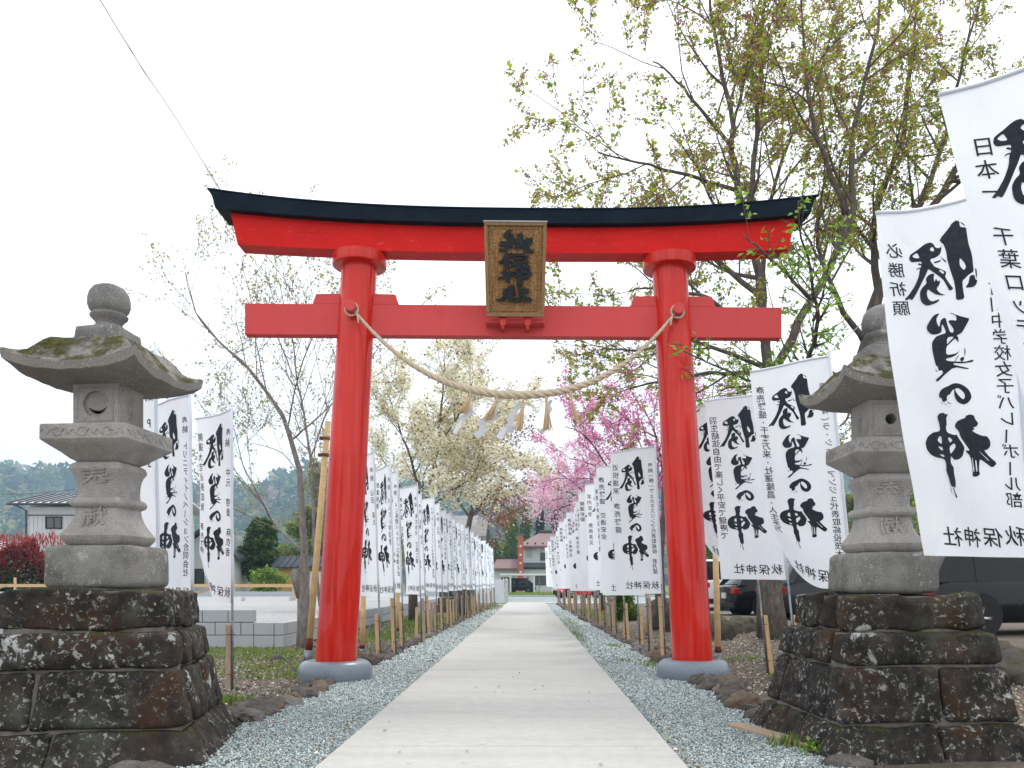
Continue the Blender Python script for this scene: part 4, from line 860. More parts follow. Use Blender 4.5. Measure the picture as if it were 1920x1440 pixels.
# (pixel of the pole foot, distance)
near('R0', 2383, 3.06, 'nearest white banner, cut off by the right edge of the picture', a=R(14), lean=(-.20, 0), ztop=3.045, droop=.07, wave=.030, curl=-.35, ph=.6)
near('R1', 1974, 3.95, 'white banner hanging in front of the right stone lantern', a=R(14), lean=(-.08, 0), ztop=2.95, droop=.07, wave=.034, curl=-.25, ph=2.2, swing=.05)
near('R2', 1622, 6.25, 'white banner left of the right lantern, its lower corner flipped up', a=R(15), lean=(-.10, 0), ztop=2.78, droop=.075, wave=.035, curl=.1, ph=1.0, lift=.55, st=dict(stake_h=.6))
near('R3', 1498, 7.77, 'white banner between the right red pillar and the lantern, on a leaning wood stake', a=R(14), lean=(-.105, 0), ztop=2.86, droop=.06, wave=.028, ph=3.3, swing=-.03, st=dict(stake_h=.70))
near('R4', 1440, 8.75, 'white banner half hidden behind the right red pillar', a=R(14), lean=(-.105, 0), ztop=3.0, droop=.06, wave=.03, ph=4.0, swing=-.06, lift=.6, st=dict(stake_h=.66))
near('L0', 300, 5.62, 'white banner mostly hidden behind the left stone lantern', a=R(28), lean=(-.012, 0), ztop=2.64, droop=.03, wave=.025, ph=1.5)
near('L1', 362, 6.95, 'white banner close to the right side of the left stone lantern', a=R(33), lean=(-.010, 0), ztop=2.64, droop=.02, wave=.022, ph=0.4, st=dict(stake_h=.4))
near('L2', 436, 7.5, 'white banner on a rusty pole over the grass, lower corner flipped up', a=R(40), lean=(-.002, 0), ztop=2.64, droop=.02, wave=.028, ph=2.6, lift=.8, st=dict(stake_h=.62, stake_mat='stake_grey', stake_side=-1))
ORD = ['first', 'second', 'third', 'fourth', 'fifth', 'sixth', 'seventh', 'eighth', 'ninth', 'tenth', 'eleventh', 'twelfth', 'thirteenth', 'fourteenth', 'fifteenth', 'sixteenth', 'seventeenth', 'eighteenth', 'nineteenth', 'twentieth', 'twenty-first', 'twenty-second', 'twenty-third']
DL = [10.1, 10.95, 12.0, 13.3, 14.6, 15.6, 16.5, 17.8, 19.0, 20.1, 21.3, 22.5, 23.7, 24.9, 26.2, 27.5, 29.2, 31, 33, 35, 37.2]
DR = [9.9, 11.0, 12.2, 13.4, 14.8, 15.9, 17.0, 18.1, 19.2, 20.4, 21.8, 23.4, 25.2, 27.2, 29.4, 31.6, 34, 36.5, 39]
VL = []; VR = []
for i, k in enumerate('ECDBFA'):
    q = dict(a=R(54 + 6 * math.sin(i * 2)), lean=(-.035 + .012 * math.sin(i * 3), 0), droop=.015, wave=.022, curl=.1 * math.sin(i * 5), ph=i * 1.3, ztop=2.66 + .03 * math.sin(i * 4)); VL.append((make_banner_meshes(k, q), q))
    k2 = 'ABFECD'[i]; q = dict(a=R(20 + 9 * math.sin(i * 2.4 + 1)), lean=(-.050 + .012 * math.sin(i * 3.3), 0), droop=.03, wave=.028, curl=.12 * math.sin(i * 4), ph=i * 1.9 + .5, ztop=2.70 + .04 * math.sin(i * 5)); VR.append((make_banner_meshes(k2, q), q))
for i, d in enumerate(DL):
    m, q = VL[i % 6]; x = gl(d) + .05 + U(-.05, .05); w_ = random.random() < .5
    banner(x, d, 'white banner, %s beyond the red gate in the left row' % ORD[i], 'white banners standing beside the path', m, q, stake_side=random.choice((-1, 1)), stake_h=U(.62, .86), stake_mat='stake' if w_ else 'stake_grey'); TOPS['left'].append((x + q['lean'][0] * 2.7, d, q['ztop'] + .03))
for i, d in enumerate(DR):
    m, q = VR[i % 6]; x = gr(d) + .02 + U(-.05, .05); w_ = random.random() < .5
    banner(x, d, 'white banner, %s beyond the red gate in the right row' % ORD[i], 'white banners standing beside the path', m, q, stake_side=random.choice((-1, 1)), stake_h=U(.62, .86), stake_mat='stake' if w_ else 'stake_grey'); TOPS['right'].append((x + q['lean'][0] * 2.7, d, q['ztop'] + .03))
# cord strung from pole top to pole top
for side in ('left', 'right'):
    ps = sorted(TOPS[side], key=lambda t_: t_[1]); mb = MB()
    for a, b in zip(ps, ps[1:]):
        A_, B_ = Vector(a), Vector(b); mb.tube([A_, A_.lerp(B_, .5) + Vector((0, 0, -.02)), B_], .0035, 4)
    tag(mb.obj('guide_cord', plain(side + '_white_cord', (.62, .60, .55), .8)), 'thin white cord strung along the pole tops of the %s banner row' % side, 'cord')
# loose stakes without banners along the edging
n_ = 0
for side, e, dd in (('left', gl, (13.9, 16.0, 18.4, 20.6, 23.1, 25.5, 28.2, 30.4)), ('right', gr, (14.1, 16.5, 18.7, 21.1, 24.2, 26.1, 28.4, 30.6))):
    for i, d in enumerate(dd):
        h = U(.6, .8); r = .022; s = -1 if side == 'left' else 1; o = MB().loft([[(-r, -r, -.02), (r, -r, -.02), (r, r, -.02), (-r, r, -.02)], [(-r, -r, h), (r, -r, h), (r, r, h), (-r, r, h)]]).obj('wooden_stake', M['stake_grey' if i % 2 else 'stake'], None, (e(d) + s * U(.05, .14), d, 0), (U(-.03, .03), U(-.04, .04), 0))
        tag(o, 'bare wooden stake, %s of those along the %s edging' % (ORD[i], side), 'stake', 'bare stakes along the edging')
# round posts in sleeves that stay the gate and the rows
def round_post(px0, py0, px1, py1, d, label, clamps=True):
    b = P(px0, py0, d); b.z = 0; tp = P(px1, py1, d); root = empty('round_post', tuple(b), 0, label, 'post', 'round wooden posts'); v = Vector((tp.x - b.x, 0, tp.z))
    MB().tube([v * .04, v * .5, v], [.042, .040, .036], 14).obj('post', M['wood_post'], root, smooth=True)
    MB().tube([v * .045, v * .10], [.0435, .0435], 14).obj('painted_foot', plain('brown_paint', (.12, .025, .015), .5), root, smooth=True)
    MB().tube([Vector((0, 0, -.02)), v * .05], [.055, .053], 14).obj('sleeve', M['steel'], root, smooth=True)
    if clamps:
        for k in (.86, .93):
            c = v * k; mb = MB(); mb.tube([c - v.normalized() * .02, c + v.normalized() * .02], .050, 12); mb.box(c.x - .09, c.x - .045, -.02, .02, c.z - .02, c.z + .02); mb.obj('clamp', M['rust'], root)
round_post(577, 1241, 615, 790, 10.25, 'round wooden post leaning beside the left red pillar')
round_post(1347, 1236, 1340, 985, 10.6, 'round wooden post just right of the right red pillar', False)
round_post(679, 1223, 682, 1080, 11.7, 'round wooden post just right of the left red pillar', False)
round_post(1215, 1198, 1214, 1080, 14.6, 'round wooden post left of the right red pillar among the stakes', False)
round_post(745, 1190, 746, 1070, 15.9, 'round wooden post farther back behind the left banner row', False)
# carved characters on the lantern shafts
def carve(root, up, ch, z, y, size, dz, tilt):
    V, F_ = GL[ch]; mb = MB(); n = len(V); zz_ = [q[1] for q in SHAFT]; hh_ = [q[0] for q in SHAFT]
    sy = lambda b: -float(np.interp(z + b * size, zz_, hh_))          # follow the hollow face of the shaft
    vs = [up @ Vector((a * size * 1.3, sy(b) - .007, z + dz + b * size)) for a, b in V] + [up @ Vector((a * size * 1.3, sy(b) + .02, z + dz + b * size)) for a, b in V]
    mb.v = [tuple(v) for v in vs]
    ed = {}
    for f in F_:
        mb.f.append(f)
        for i in range(3):
            e = (f[i], f[(i + 1) % 3]); ed[e] = ed.get(e, 0) + 1
    for (a, b) in ed:
        if (b, a) not in ed: mb.f.append((a, b, n + b, n + a))
    mb.obj('carved_character', M['shaft'], root)
carve(LL, upL, '奉', 1.61, -.134, .125, 0, R(6)); carve(LL, upL, '献', 1.385, -.147, .105, 0, R(-14))
carve(RL, upR, '奉', 1.61, -.134, .125, -.03, R(6)); carve(RL, upR, '献', 1.385, -.147, .105, -.03, R(-14))

# ================================================================== block wall round the building lot
random.seed(5)
BLK = MB().box(-.195, .195, -.075, .075, -.095, .095).mesh('block', M['block'], bevel=.006, seg=1)
HBK = MB().box(-.095, .095, -.075, .075, -.095, .095).mesh('block', M['block'], bevel=.006, seg=1)
wall = empty('block_wall', (-3.9, 12.6, 0), 0, 'low grey concrete block wall round the pale gravel lot', 'wall')
def wblock(me, x, y, z, rz=0): link_mesh('block', me, wall, (x + 3.9 + U(-.001, .001), y - 12.6 + U(-.002, .002), z), (0, 0, rz + U(-.004, .004)))
CBK = MB().box(-.155, .155, -.075, .075, -.095, .095).mesh('block', M['block'], bevel=.006, seg=1)
for c in range(3):
    z = .10 + c * .2; x = -4.50
    if c < 2: wblock(CBK, -4.140, 12.56, z)
    if c == 1: wblock(HBK, x + .10, 12.56, z); x -= .20
    while x > -13: wblock(BLK, x, 12.56, z); x -= .40
for c in range(2):
    z = .10 + c * .2; y = 12.68
    if c: wblock(HBK, -3.90, 12.58, z, R(90)); y = 12.88
    while y < 41: wblock(BLK, -3.90, y, z, R(90)); y += .40
wi = MB(); wi.box(-9.4, -.44, -.085, .02, .005, .565); wi.box(-.44, -.06, -.085, .02, .005, .365); wi.box(-.055, .055, -.05, 28.5, .005, .365); wi.obj('mortar_core', M['mortar'], wall)
# pipes, kerb and batter boards on the lot
for px, lab in ((427, 'left'), (455, 'middle'), (545, 'right')):
    p = P(px, 1127, 28.8); o = MB().tube([(0, 0, 0), (.03, 0, .17)], .07, 12).obj('pipe_stub', plain('grey_pipe_' + lab, (.45, .47, .5), .5), None, (p.x, p.y, .37)); tag(o, 'short grey pipe stub standing in the gravel lot, %s one' % lab, 'pipe', 'pipe stubs in the lot')
tag(MB().box(-60, -4.2, 39.6, 39.9, .38, .62).obj('lot_kerb', M['block']), 'low grey concrete kerb at the far side of the gravel lot', 'kerb')
def boards(x0, x1, y, label):
    b = empty('batter_board', (x0, y, .38), 0, label, 'board fence', 'batter boards on the lot'); n = max(2, int((x1 - x0) / 2.1))
    for i in range(n + 1):
        px = (x1 - x0) * i / n + U(-.2, .2); h = .85 + U(-.1, .12); MB().box(px - .035, px + .035, -.035, .035, -.02, h).obj('post', M['stake' if i % 3 else 'stake_grey'], b)
    MB().box(-.3, x1 - x0 + .3, -.055, -.037, .50, .62).obj('rail', M['stake'], b)
    MB().box(.3, 1.9, -.075, -.057, .0, .09, Matrix.Rotation(R(-16), 4, 'Y')).obj('brace', M['stake_grey'], b)
boards(-22, -17.6, 31, 'wooden batter boards at the far left of the gravel lot')
boards(-13.2, -6.8, 30, 'wooden batter boards behind the flags on the gravel lot')

# ================================================================== trees
class Tree:
    def __init__(s, seed): s.r = random.Random(seed); s.w = MB(); s.lp = []; s.ld = []; s.ends = []
    def walk(s, p, d, L_, n, wob, up):
        pts = [p.copy()]; d = d.normalized()
        for i in range(n):
            d = (d + Vector((s.r.gauss(0, wob), s.r.gauss(0, wob), s.r.gauss(0, wob) + up))).normalized(); p = p + d * (L_ / n); pts.append(p.copy())
        return pts
    def limb(s, pts, r0, r1, lv, cfg, sides=8):
        if len(pts) > 2 and lv == 0:
            q = catmull([tuple(p) for p in pts], 4); pts = [Vector(v) for v in q]
            pts = [p + Vector((s.r.gauss(0, 1), s.r.gauss(0, 1), s.r.gauss(0, 1))) * min(.04, r0 * .25) for p in pts]
        n = len(pts); rad = [r0 + (r1 - r0) * i / (n - 1) for i in range(n)]
        s.w.tube(pts, rad, max(3, sides - 2 * lv), lv == 0)
        seg = [(pts[i + 1] - pts[i]).length for i in range(n - 1)]; tot = sum(seg)
        def at(t_):
            a = t_ * tot
            for i in range(n - 1):
                if a <= seg[i] or i == n - 2: k = min(1, a / max(seg[i], 1e-6)); return pts[i].lerp(pts[i + 1], k), (pts[i + 1] - pts[i]).normalized(), rad[i] + (rad[i + 1] - rad[i]) * k
                a -= seg[i]
        if lv >= cfg['lvl']:
            m = int(tot / cfg['lsp']) + 1
            for k in range(m):
                q, tg, _ = at(min(1, (k + s.r.random()) / m)); s.lp.append(q); s.ld.append(tg)
            s.ends.append(pts[-1]); return
        cnt = int(tot * cfg['dens'][lv] + s.r.random())
        for k in range(cnt):
            t_ = cfg['t0'][lv] + (1 - cfg['t0'][lv]) * (k + s.r.random()) / max(1, cnt); q, tg, rr_ = at(t_)
            ax = Vector((s.r.gauss(0, 1), s.r.gauss(0, 1), s.r.gauss(0, 1))); ax = (ax - tg * ax.dot(tg)).normalized(); an = R(s.r.uniform(*cfg['ang'][lv]))
            d = tg * math.cos(an) + ax * math.sin(an); L_ = cfg['len'][lv] * s.r.uniform(.55, 1.25) * (1.2 - .55 * t_)
            s.limb(s.walk(q, d, L_, cfg['seg'][lv], cfg['wob'], cfg['up'][lv]), max(rr_ * .55, cfg['rmin']), cfg['rmin'], lv + 1, cfg, sides)
        if lv > 0:
            s.lp.append(pts[-1]); s.ld.append((pts[-1] - pts[-2]).normalized())
    def leaves(s, name, parent, mat, cols, size, per=1, spread=.04, jit=.2, droop=.0, tv=LEAFV, keep=1.0, filt=None):
        p = np.array([tuple(v) for v in s.lp]); 
        if keep < 1: p = p[rng.uniform(0, 1, len(p)) < keep]
        p = np.repeat(p, per, axis=0); n = len(p); p = p + rng.normal(0, spread, (n, 3)); p[:, 2] -= droop * rng.uniform(0, 1, n)
        sz = rng.uniform(size[0], size[1], (n, 1)) * np.array([[1, 1, 1]])
        return scatter(name, tv, LEAFF, p, sz, rand_rot(n), mat, pick(cols, n, jit), parent)
def tree_root(name, loc, label, cat='tree', group=None): return empty(name, loc, 0, label, cat, group)
def shift(mb, o): mb.v = [(v[0] - o[0], v[1] - o[1], v[2] - o[2]) for v in mb.v]
def finish(T, root, parts, barkname='trunk', bark='bark'):
    o = root.location; shift(T.w, o); T.lp = [v - o for v in T.lp]; T.w.obj(barkname, M[bark], root, smooth=True)
    for (nm, mat, cols, size, per, spread, kw) in parts:
        q = T.leaves(nm, root, mat, cols, size, per, spread, **kw)
        if nm != 'crown': q['kind'] = 'stuff'
GREEN = [(.28, .42, .03), (.42, .52, .05), (.20, .33, .03), (.52, .54, .09), (.38, .42, .07)]
BRACT = [(.36, .17, .11), (.44, .23, .15), (.28, .13, .08), (.48, .30, .20), (.46, .28, .24)]
# the big cherry right of the gate
cfgC = dict(lvl=3, dens=[1.8, 2.4, 3.8], t0=[.22, .12, .1], ang=[(25, 62), (25, 60), (25, 65)], len=[2.1, 1.0, .50], seg=[6, 4, 3], wob=.10, up=[.06, .05, .02], rmin=.0042, lsp=.040)
T = Tree(31); d = 13.3
tr_ = [P(1452, 1222, d), P(1443, 1120, d), P(1438, 960, d), P(1440, 820, d), P(1440, 700, d)]
T.w.tube(tr_, [.30, .21, .19, .18, .17], 14)
T.w.tube([P(1452, 1222, d) + Vector((0, 0, -.05)), P(1448, 1195, d)], [.46, .26], 14)
LIM = [([(1440, 720, 13.3), (1428, 560, 13.2), (1392, 390, 13.0), (1372, 240, 12.9), (1340, 60, 12.8), (1325, -110, 12.8)], .12),
       ([(1400, 420, 13.0), (1420, 250, 13.3), (1432, 60, 13.5), (1440, -120, 13.6)], .07),
       ([(1385, 360, 13.0), (1310, 335, 12.7), (1220, 310, 12.4), (1120, 285, 12.2)], .05),
       ([(1375, 280, 12.9), (1320, 210, 12.6), (1270, 150, 12.4), (1225, 115, 12.3)], .045),
       ([(1430, 560, 13.2), (1350, 490, 13.4), (1270, 450, 13.6), (1190, 420, 13.8)], .07),
       ([(1432, 640, 13.3), (1330, 560, 12.8), (1250, 545, 12.6), (1180, 545, 12.5)], .06),
       ([(1436, 700, 13.3), (1330, 700, 13.4), (1240, 715, 13.6), (1160, 735, 13.7)], .055),
       ([(1436, 690, 13.3), (1300, 640, 13), (1210, 655, 12.8), (1130, 655, 12.6)], .05),
       ([(1440, 720, 13.3), (1500, 600, 13.0), (1590, 430, 12.8), (1600, 250, 12.7), (1640, 60, 12.6), (1660, -120, 12.6)], .11),
       ([(1590, 400, 12.8), (1530, 250, 12.5), (1510, 110, 12.4), (1500, -60, 12.4)], .06),
       ([(1430, 600, 13.3), (1440, 400, 14.5), (1500, 200, 15.2), (1540, 40, 15.5)], .07)]
for pts, r0 in LIM: T.limb([P(*p) for p in pts], r0 * .75, .010, 0, cfgC, 9)
T2 = Tree(77); cfgT = dict(cfgC, lvl=2, lsp=.030, dens=[3.4, 5.0], t0=[.35, .1], ang=[(20, 50), (20, 55)], len=[.55, .28], seg=[4, 3], up=[.03, .02])      # thin sprays that reach in front of the beam ends
for pts, r0 in [([(1440, 710, 13.3), (1500, 690, 11.4), (1530, 620, 9.6), (1520, 520, 8.4), (1492, 380, 7.8)], .045), ([(1520, 560, 8.8), (1480, 520, 8.1), (1430, 470, 7.8), (1393, 440, 7.7)], .02), ([(1440, 700, 13.3), (1470, 720, 10.5), (1400, 710, 8.8), (1275, 655, 7.8)], .03), ([(1525, 600, 9.2), (1540, 560, 8.6), (1560, 470, 8.2)], .02)]:
    T2.limb([P(*p) for p in pts], r0, .006, 0, cfgT, 8)
root = tree_root('cherry_tree', tuple(tr_[0] * 1.0), 'big cherry tree with fresh green leaves right of the red gate', group='cherry trees'); root.location.z = 0
finish(T, root, [('crown', M['leaf'], GREEN, (.05, .085), 2, .04, dict(droop=.04, keep=.68)), ('bracts', M['leaf'], BRACT, (.026, .046), 4, .032, dict(droop=.07)), ('blossom_remnants', M['petal'], [(.72, .60, .64), (.75, .68, .70)], (.02, .035), 1, .04, dict(keep=.03))])
finish(T2, root, [('leaf_sprays', M['leaf'], [(.15, .32, .03), (.21, .40, .045), (.30, .47, .07), (.38, .52, .10)], (.05, .085), 1, .03, dict(droop=.05, tv=[(0, 0, 0), (.45, .27, .08), (1, 0, -.06), (.45, -.27, .08)]))], 'branch')
# second cherry behind the right lantern
T = Tree(47); d = 14.5
tr_ = [P(1640, 1205, d), P(1632, 1050, d), P(1618, 850, d), P(1606, 690, d)]
T.w.tube(tr_, [.26, .19, .17, .15], 12)
for pts, r0 in [([(1606, 700, 14.5), (1650, 560, 14.3), (1700, 450, 14.2), (1790, 330, 14), (1900, 200, 13.8), (2010, 90, 13.7)], .12), ([(1610, 690, 14.5), (1640, 540, 14.8), (1640, 400, 15), (1690, 260, 15), (1710, 90, 15), (1730, -80, 15)], .09), ([(1700, 450, 14.2), (1760, 300, 14.6), (1800, 140, 14.8), (1850, -40, 15)], .06), ([(1620, 640, 14.5), (1570, 560, 14), (1530, 430, 13.8), (1560, 300, 13.6)], .06), ([(1606, 720, 14.5), (1540, 700, 14), (1440, 720, 13.6), (1350, 730, 13.2)], .05), ([(1780, 340, 14), (1880, 330, 13), (1990, 300, 12.4)], .04), ([(1606, 720, 14.5), (1590, 780, 13.6), (1575, 800, 13)], .03)]:
    T.limb([P(*p) for p in pts], r0, .012, 0, cfgC, 9)
root = tree_root('cherry_tree', tuple(tr_[0]), 'cherry tree behind the right stone lantern, leaning right', group='cherry trees'); root.location.z = 0
finish(T, root, [('crown', M['leaf'], GREEN, (.05, .085), 2, .04, dict(droop=.04, keep=.72)), ('bracts', M['leaf'], BRACT, (.026, .046), 3, .032, dict(droop=.07))])
# nearly bare tree left of the gate
T = Tree(12); d = 12.35
base = [(572, 1228), (570, 1150), (568, 1085), (571, 1041), (562, 883), (542, 813), (530, 778), (500, 735), (466, 691), (410, 640), (367, 586), (345, 500)]
rs = [.14, .10, .09, .058, .042, .036, .030, .025, .024, .016, .009, .003]
T.w.tube([P(a, b, d) for a, b in base], rs, 10)
T.w.tube([P(566, 1120, d), P(556, 1085, d - .03), P(552, 1070, d - .03)], [.085, .08, .072], 10)
cfgB = dict(lvl=3, dens=[3.0, 3.4, 4.0], t0=[.15, .15, .1], ang=[(22, 50), (22, 55), (25, 60)], len=[1.5, .8, .42], seg=[6, 4, 3], wob=.09, up=[.10, .06, .03], rmin=.0030, lsp=.09)
for pts, r0 in [([(530, 778), (466, 691), (410, 640), (367, 586), (345, 500)], .045), ([(600, 1140), (590, 1023), (582, 860), (559, 720), (545, 620), (520, 520)], .06), ([(571, 1035), (518, 988), (489, 936), (455, 870), (438, 800)], .045), ([(547, 825), (594, 784), (623, 758), (680, 720)], .032), ([(540, 800), (560, 700), (600, 600), (650, 500)], .03), ([(500, 735), (480, 640), (470, 560), (450, 480)], .022), ([(582, 860), (620, 760), (690, 680), (740, 600)], .03), ([(489, 936), (450, 900), (410, 800)], .018), ([(566, 900), (530, 850), (470, 830)], .02)]:
    T.limb([P(a, b, d + .25 * math.sin(a * .05)) for a, b in pts], r0 * .48, .004, 0, cfgB, 8)
root = tree_root('bare_cherry_tree', tuple(P(572, 1228, d)), 'almost bare young tree with a cut stump left of the red gate'); root.location.z = 0
finish(T, root, [('leaf_buds', M['leaf'], [(.42, .40, .14), (.34, .36, .10), (.48, .36, .20)], (.028, .052), 2, .03, dict(keep=.9))], bark='pale_bark')
# blossom trees
CLUST = 9
def blossom_tree(name, label, seed, base, d, limbs, cfg, cols, size, per, spread, extra=(), group='blossoming trees along the path', r0=.13, bk=.9):
    T = Tree(seed); tr2 = [P(a, b, d) for a, b in base]; T.w.tube(tr2, [r0 * (1 - .14 * i) for i in range(len(tr2))], 10)
    for pts, q in limbs: T.limb([P(a, b, d + c) for a, b, c in pts], q * .62, .008, 0, cfg, 8)
    root = tree_root(name, tuple(tr2[0]), label, group=group); root.location.z = 0
    finish(T, root, [('blossoms', M['petal'], cols, size, per, spread, dict(jit=.12, keep=bk))] + list(extra))
cfgF = dict(lvl=2, dens=[2.6, 3.8], t0=[.2, .1], ang=[(25, 65), (25, 70)], len=[1.5, .75], seg=[5, 3], wob=.10, up=[.03, .0], rmin=.006, lsp=.16)
CREAM = [(.86, .84, .67), (.89, .875, .75), (.82, .79, .58), (.76, .71, .47), (.90, .89, .80)]
BROWN = [(.26, .13, .07), (.33, .17, .10), (.22, .11, .07), (.38, .22, .13)]
blossom_tree('cream_cherry_tree', 'cherry tree full of cream yellow blossom left of the path', 8, [(775, 1167), (774, 1100), (782, 1020), (795, 950)], 20.8,
  [([(795, 960, 0), (770, 860, .3), (740, 780, .5), (715, 690, .6)], .07), ([(795, 950, 0), (820, 840, -.5), (830, 740, -.8), (835, 660, -1)], .08), ([(798, 950, 0), (870, 860, 0), (920, 790, .2), (965, 740, .3)], .07), ([(798, 955, 0), (880, 900, -1), (925, 870, -1.5), (955, 850, -2)], .06), ([(790, 970, 0), (800, 880, 1.5), (860, 800, 2), (900, 700, 2.4)], .06), ([(790, 960, 0), (740, 900, -.6), (712, 850, -1)], .045), ([(820, 840, -.5), (870, 760, -1.2), (890, 700, -1.5)], .04), ([(800, 940, 0), (840, 890, -1.4), (850, 930, -2)], .035)],
  cfgF, CREAM, (.05, .085), 26, .075, [('young_leaves', M['leaf'], BROWN + [(.40, .28, .12)], (.045, .085), 3, .12, {})])
blossom_tree('bronze_leaved_cherry_tree', 'cherry tree with bronze young leaves hanging over the path end', 9, [(868, 1155), (868, 1080), (874, 1010), (884, 960)], 25,
  [([(884, 965, 0), (920, 925, -1), (955, 910, -1.5), (990, 900, -2)], .08), ([(884, 965, 0), (890, 900, 0), (930, 850, 0), (960, 820, 0)], .08), ([(884, 970, 0), (915, 945, 1), (940, 945, 1), (952, 955, 1)], .05), ([(880, 970, 0), (850, 920, 0), (840, 870, 0)], .06), ([(905, 940, -.5), (940, 940, -.5), (930, 985, -.5)], .04)],
  dict(cfgF, len=[.95, .5]), BROWN, (.06, .10), 12, .12, [('pale_blossoms', M['petal'], CREAM, (.06, .10), 1, .12, dict(keep=.5))])
PINK = [(.82, .36, .60), (.86, .48, .68), (.74, .27, .50), (.88, .60, .76), (.66, .22, .42)]
PALEP = [(.87, .60, .69), (.88, .70, .76), (.82, .48, .60), (.89, .78, .82)]
blossom_tree('pink_cherry_tree', 'deep pink double blossom cherry tree just left of the right red pillar', 14, [(1252, 1188), (1238, 1120), (1236, 1050), (1242, 985)], 16.3,
  [([(1242, 990, 0), (1215, 920, .6), (1180, 850, 1), (1130, 790, 1.2)], .08), ([(1242, 985, 0), (1245, 900, .5), (1230, 820, .8), (1200, 750, 1)], .08), ([(1240, 990, 0), (1190, 930, 1.5), (1130, 880, 2), (1070, 860, 2.5)], .06), ([(1245, 980, 0), (1280, 880, .5), (1310, 800, 1), (1330, 740, 1.2)], .06), ([(1215, 920, .6), (1160, 900, .6), (1100, 820, .6), (1060, 800, .6)], .045), ([(1240, 985, 0), (1200, 980, 1), (1150, 960, 2)], .04), ([(1250, 1000, 0), (1290, 960, 1), (1340, 900, 1.4)], .05), ([(1230, 820, .8), (1180, 790, 1), (1150, 760, 1)], .03)],
  dict(cfgF, dens=[2.1, 3.2]), PINK, (.04, .068), 24, .06, [('young_leaves', M['leaf'], [(.26, .20, .06), (.32, .32, .08), (.28, .14, .09)], (.035, .065), 1, .08, {})])
blossom_tree('pale_pink_cherry_tree', 'pale pink cherry tree farther back over the right banner row', 15, [(1130, 1146), (1128, 1090), (1122, 1030), (1110, 985)], 29,
  [([(1110, 990, 0), (1080, 945, -1), (1045, 935, -1.5), (1012, 945, -2)], .09), ([(1110, 985, 0), (1090, 920, 0), (1050, 890, 0), (1010, 885, 0)], .08), ([(1110, 985, 0), (1110, 900, 0), (1090, 850, 0)], .07), ([(1110, 985, 0), (1150, 920, 1), (1180, 880, 1)], .07), ([(1090, 940, -1), (1060, 950, -1.5), (1038, 958, -1.6)], .05), ([(1080, 930, 0), (1030, 910, .5), (998, 915, .5)], .05)],
  dict(cfgF, len=[1.1, .6], up=[.05, .03]), PALEP, (.06, .10), 26, .11, [('young_leaves', M['leaf'], BROWN, (.06, .10), 1, .12, dict(keep=.6))])
# leafy crowns without drawn limbs: crown of leaf clumps on a trunk
def clump_tree(name, label, px, d, ytop, ybot, wpx, n, cols, lsize, seed, group=None, cone=False, lobes=14, gz=0.0, cat='tree'):
    rr_ = random.Random(seed); c = P(px, ytop, d); H_ = c.z; zb = max(gz, P(px, ybot, d).z); W_ = wpx * d / FPX / 2
    root = tree_root(name, (c.x, d, gz), label, cat, group); pts = []
    lob = []
    for k in range(lobes):
        t_ = rr_.random(); wr = W_ * ((1 - t_) * .95 + .08 if cone else math.sin(math.pi * (.18 + .74 * t_)) ** .7) ; a = rr_.uniform(0, 6.28); q = wr * rr_.uniform(.25, .75)
        lob.append((q * math.cos(a), q * math.sin(a), zb + (H_ - zb) * t_ - gz, wr * rr_.uniform(.35, .55), (H_ - zb) * (rr_.uniform(.10, .17) if cat == 'tree' else rr_.uniform(.26, .42))))
    lob = np.array(lob); li = rng.integers(0, len(lob), n); L_ = lob[li]; dv = rng.normal(size=(n, 3)); dv /= np.linalg.norm(dv, axis=1)[:, None]; rad = rng.uniform(.55, 1.05, (n, 1))
    p = np.stack([L_[:, 0], L_[:, 1], L_[:, 2]], 1) + dv * rad * np.stack([L_[:, 3], L_[:, 3], L_[:, 4]], 1); p[:, 2] = np.maximum(p[:, 2], .05)
    s = rng.uniform(lsize * .6, lsize * 1.3, (n, 1)) * np.ones((1, 3)); scatter('crown', LEAFV, LEAFF, p, s, rand_rot(n), M['leaf'], pick(cols, n, .22), root)
    mb = MB(); th = (zb - gz) + (H_ - zb) * .6; tw = max(.04, W_ * .09); mb.tube([(0, 0, -.05), (.02 * W_, 0, th * .5), (0, .02, th)], [tw, tw * .75, tw * .3], 7)
    for k in range(5): q = lob[k % len(lob)]; mb.tube([(0, 0, th * .45), (q[0] * .5, q[1] * .5, (th * .45 + q[2]) / 2), (q[0], q[1], q[2])], [tw * .5, tw * .3, tw * .12], 5)
    mb.obj('trunk', M['bark'], root, smooth=True); return root
DARKG = [(.020, .048, .018), (.030, .065, .024), (.045, .085, .030), (.016, .036, .016)]
MIDG = [(.06, .12, .025), (.09, .16, .035), (.13, .20, .05), (.05, .09, .02)]
FRESH = [(.17, .28, .05), (.24, .36, .07), (.30, .40, .10), (.13, .22, .04)]
YELG = [(.26, .27, .10), (.32, .30, .13), (.22, .22, .08), (.36, .33, .17)]
far = 'far trees behind the buildings'
clump_tree('dark_evergreen_tree', 'dense dark evergreen tree left of the yellow shed', 487, 58, 978, 1085, 74, 8000, MIDG + DARKG[2:3], .26, 61, far, lobes=44)
clump_tree('fresh_green_tree', 'fresh yellow green tree just behind the yellow shed', 575, 72, 962, 1080, 105, 4200, FRESH + YELG, .36, 62, far)
clump_tree('fresh_green_tree', 'fresh green tree behind the left red pillar', 640, 80, 940, 1080, 120, 4200, FRESH + YELG, .40, 63, far)
clump_tree('pale_yellow_tree', 'pale yellow budding tree rising behind the bare tree', 600, 95, 880, 1060, 130, 3000, YELG, .42, 64, far)
clump_tree('pale_yellow_tree', 'pale budding tree behind the left banner row', 720, 90, 900, 1060, 110, 2600, YELG, .42, 65, far)
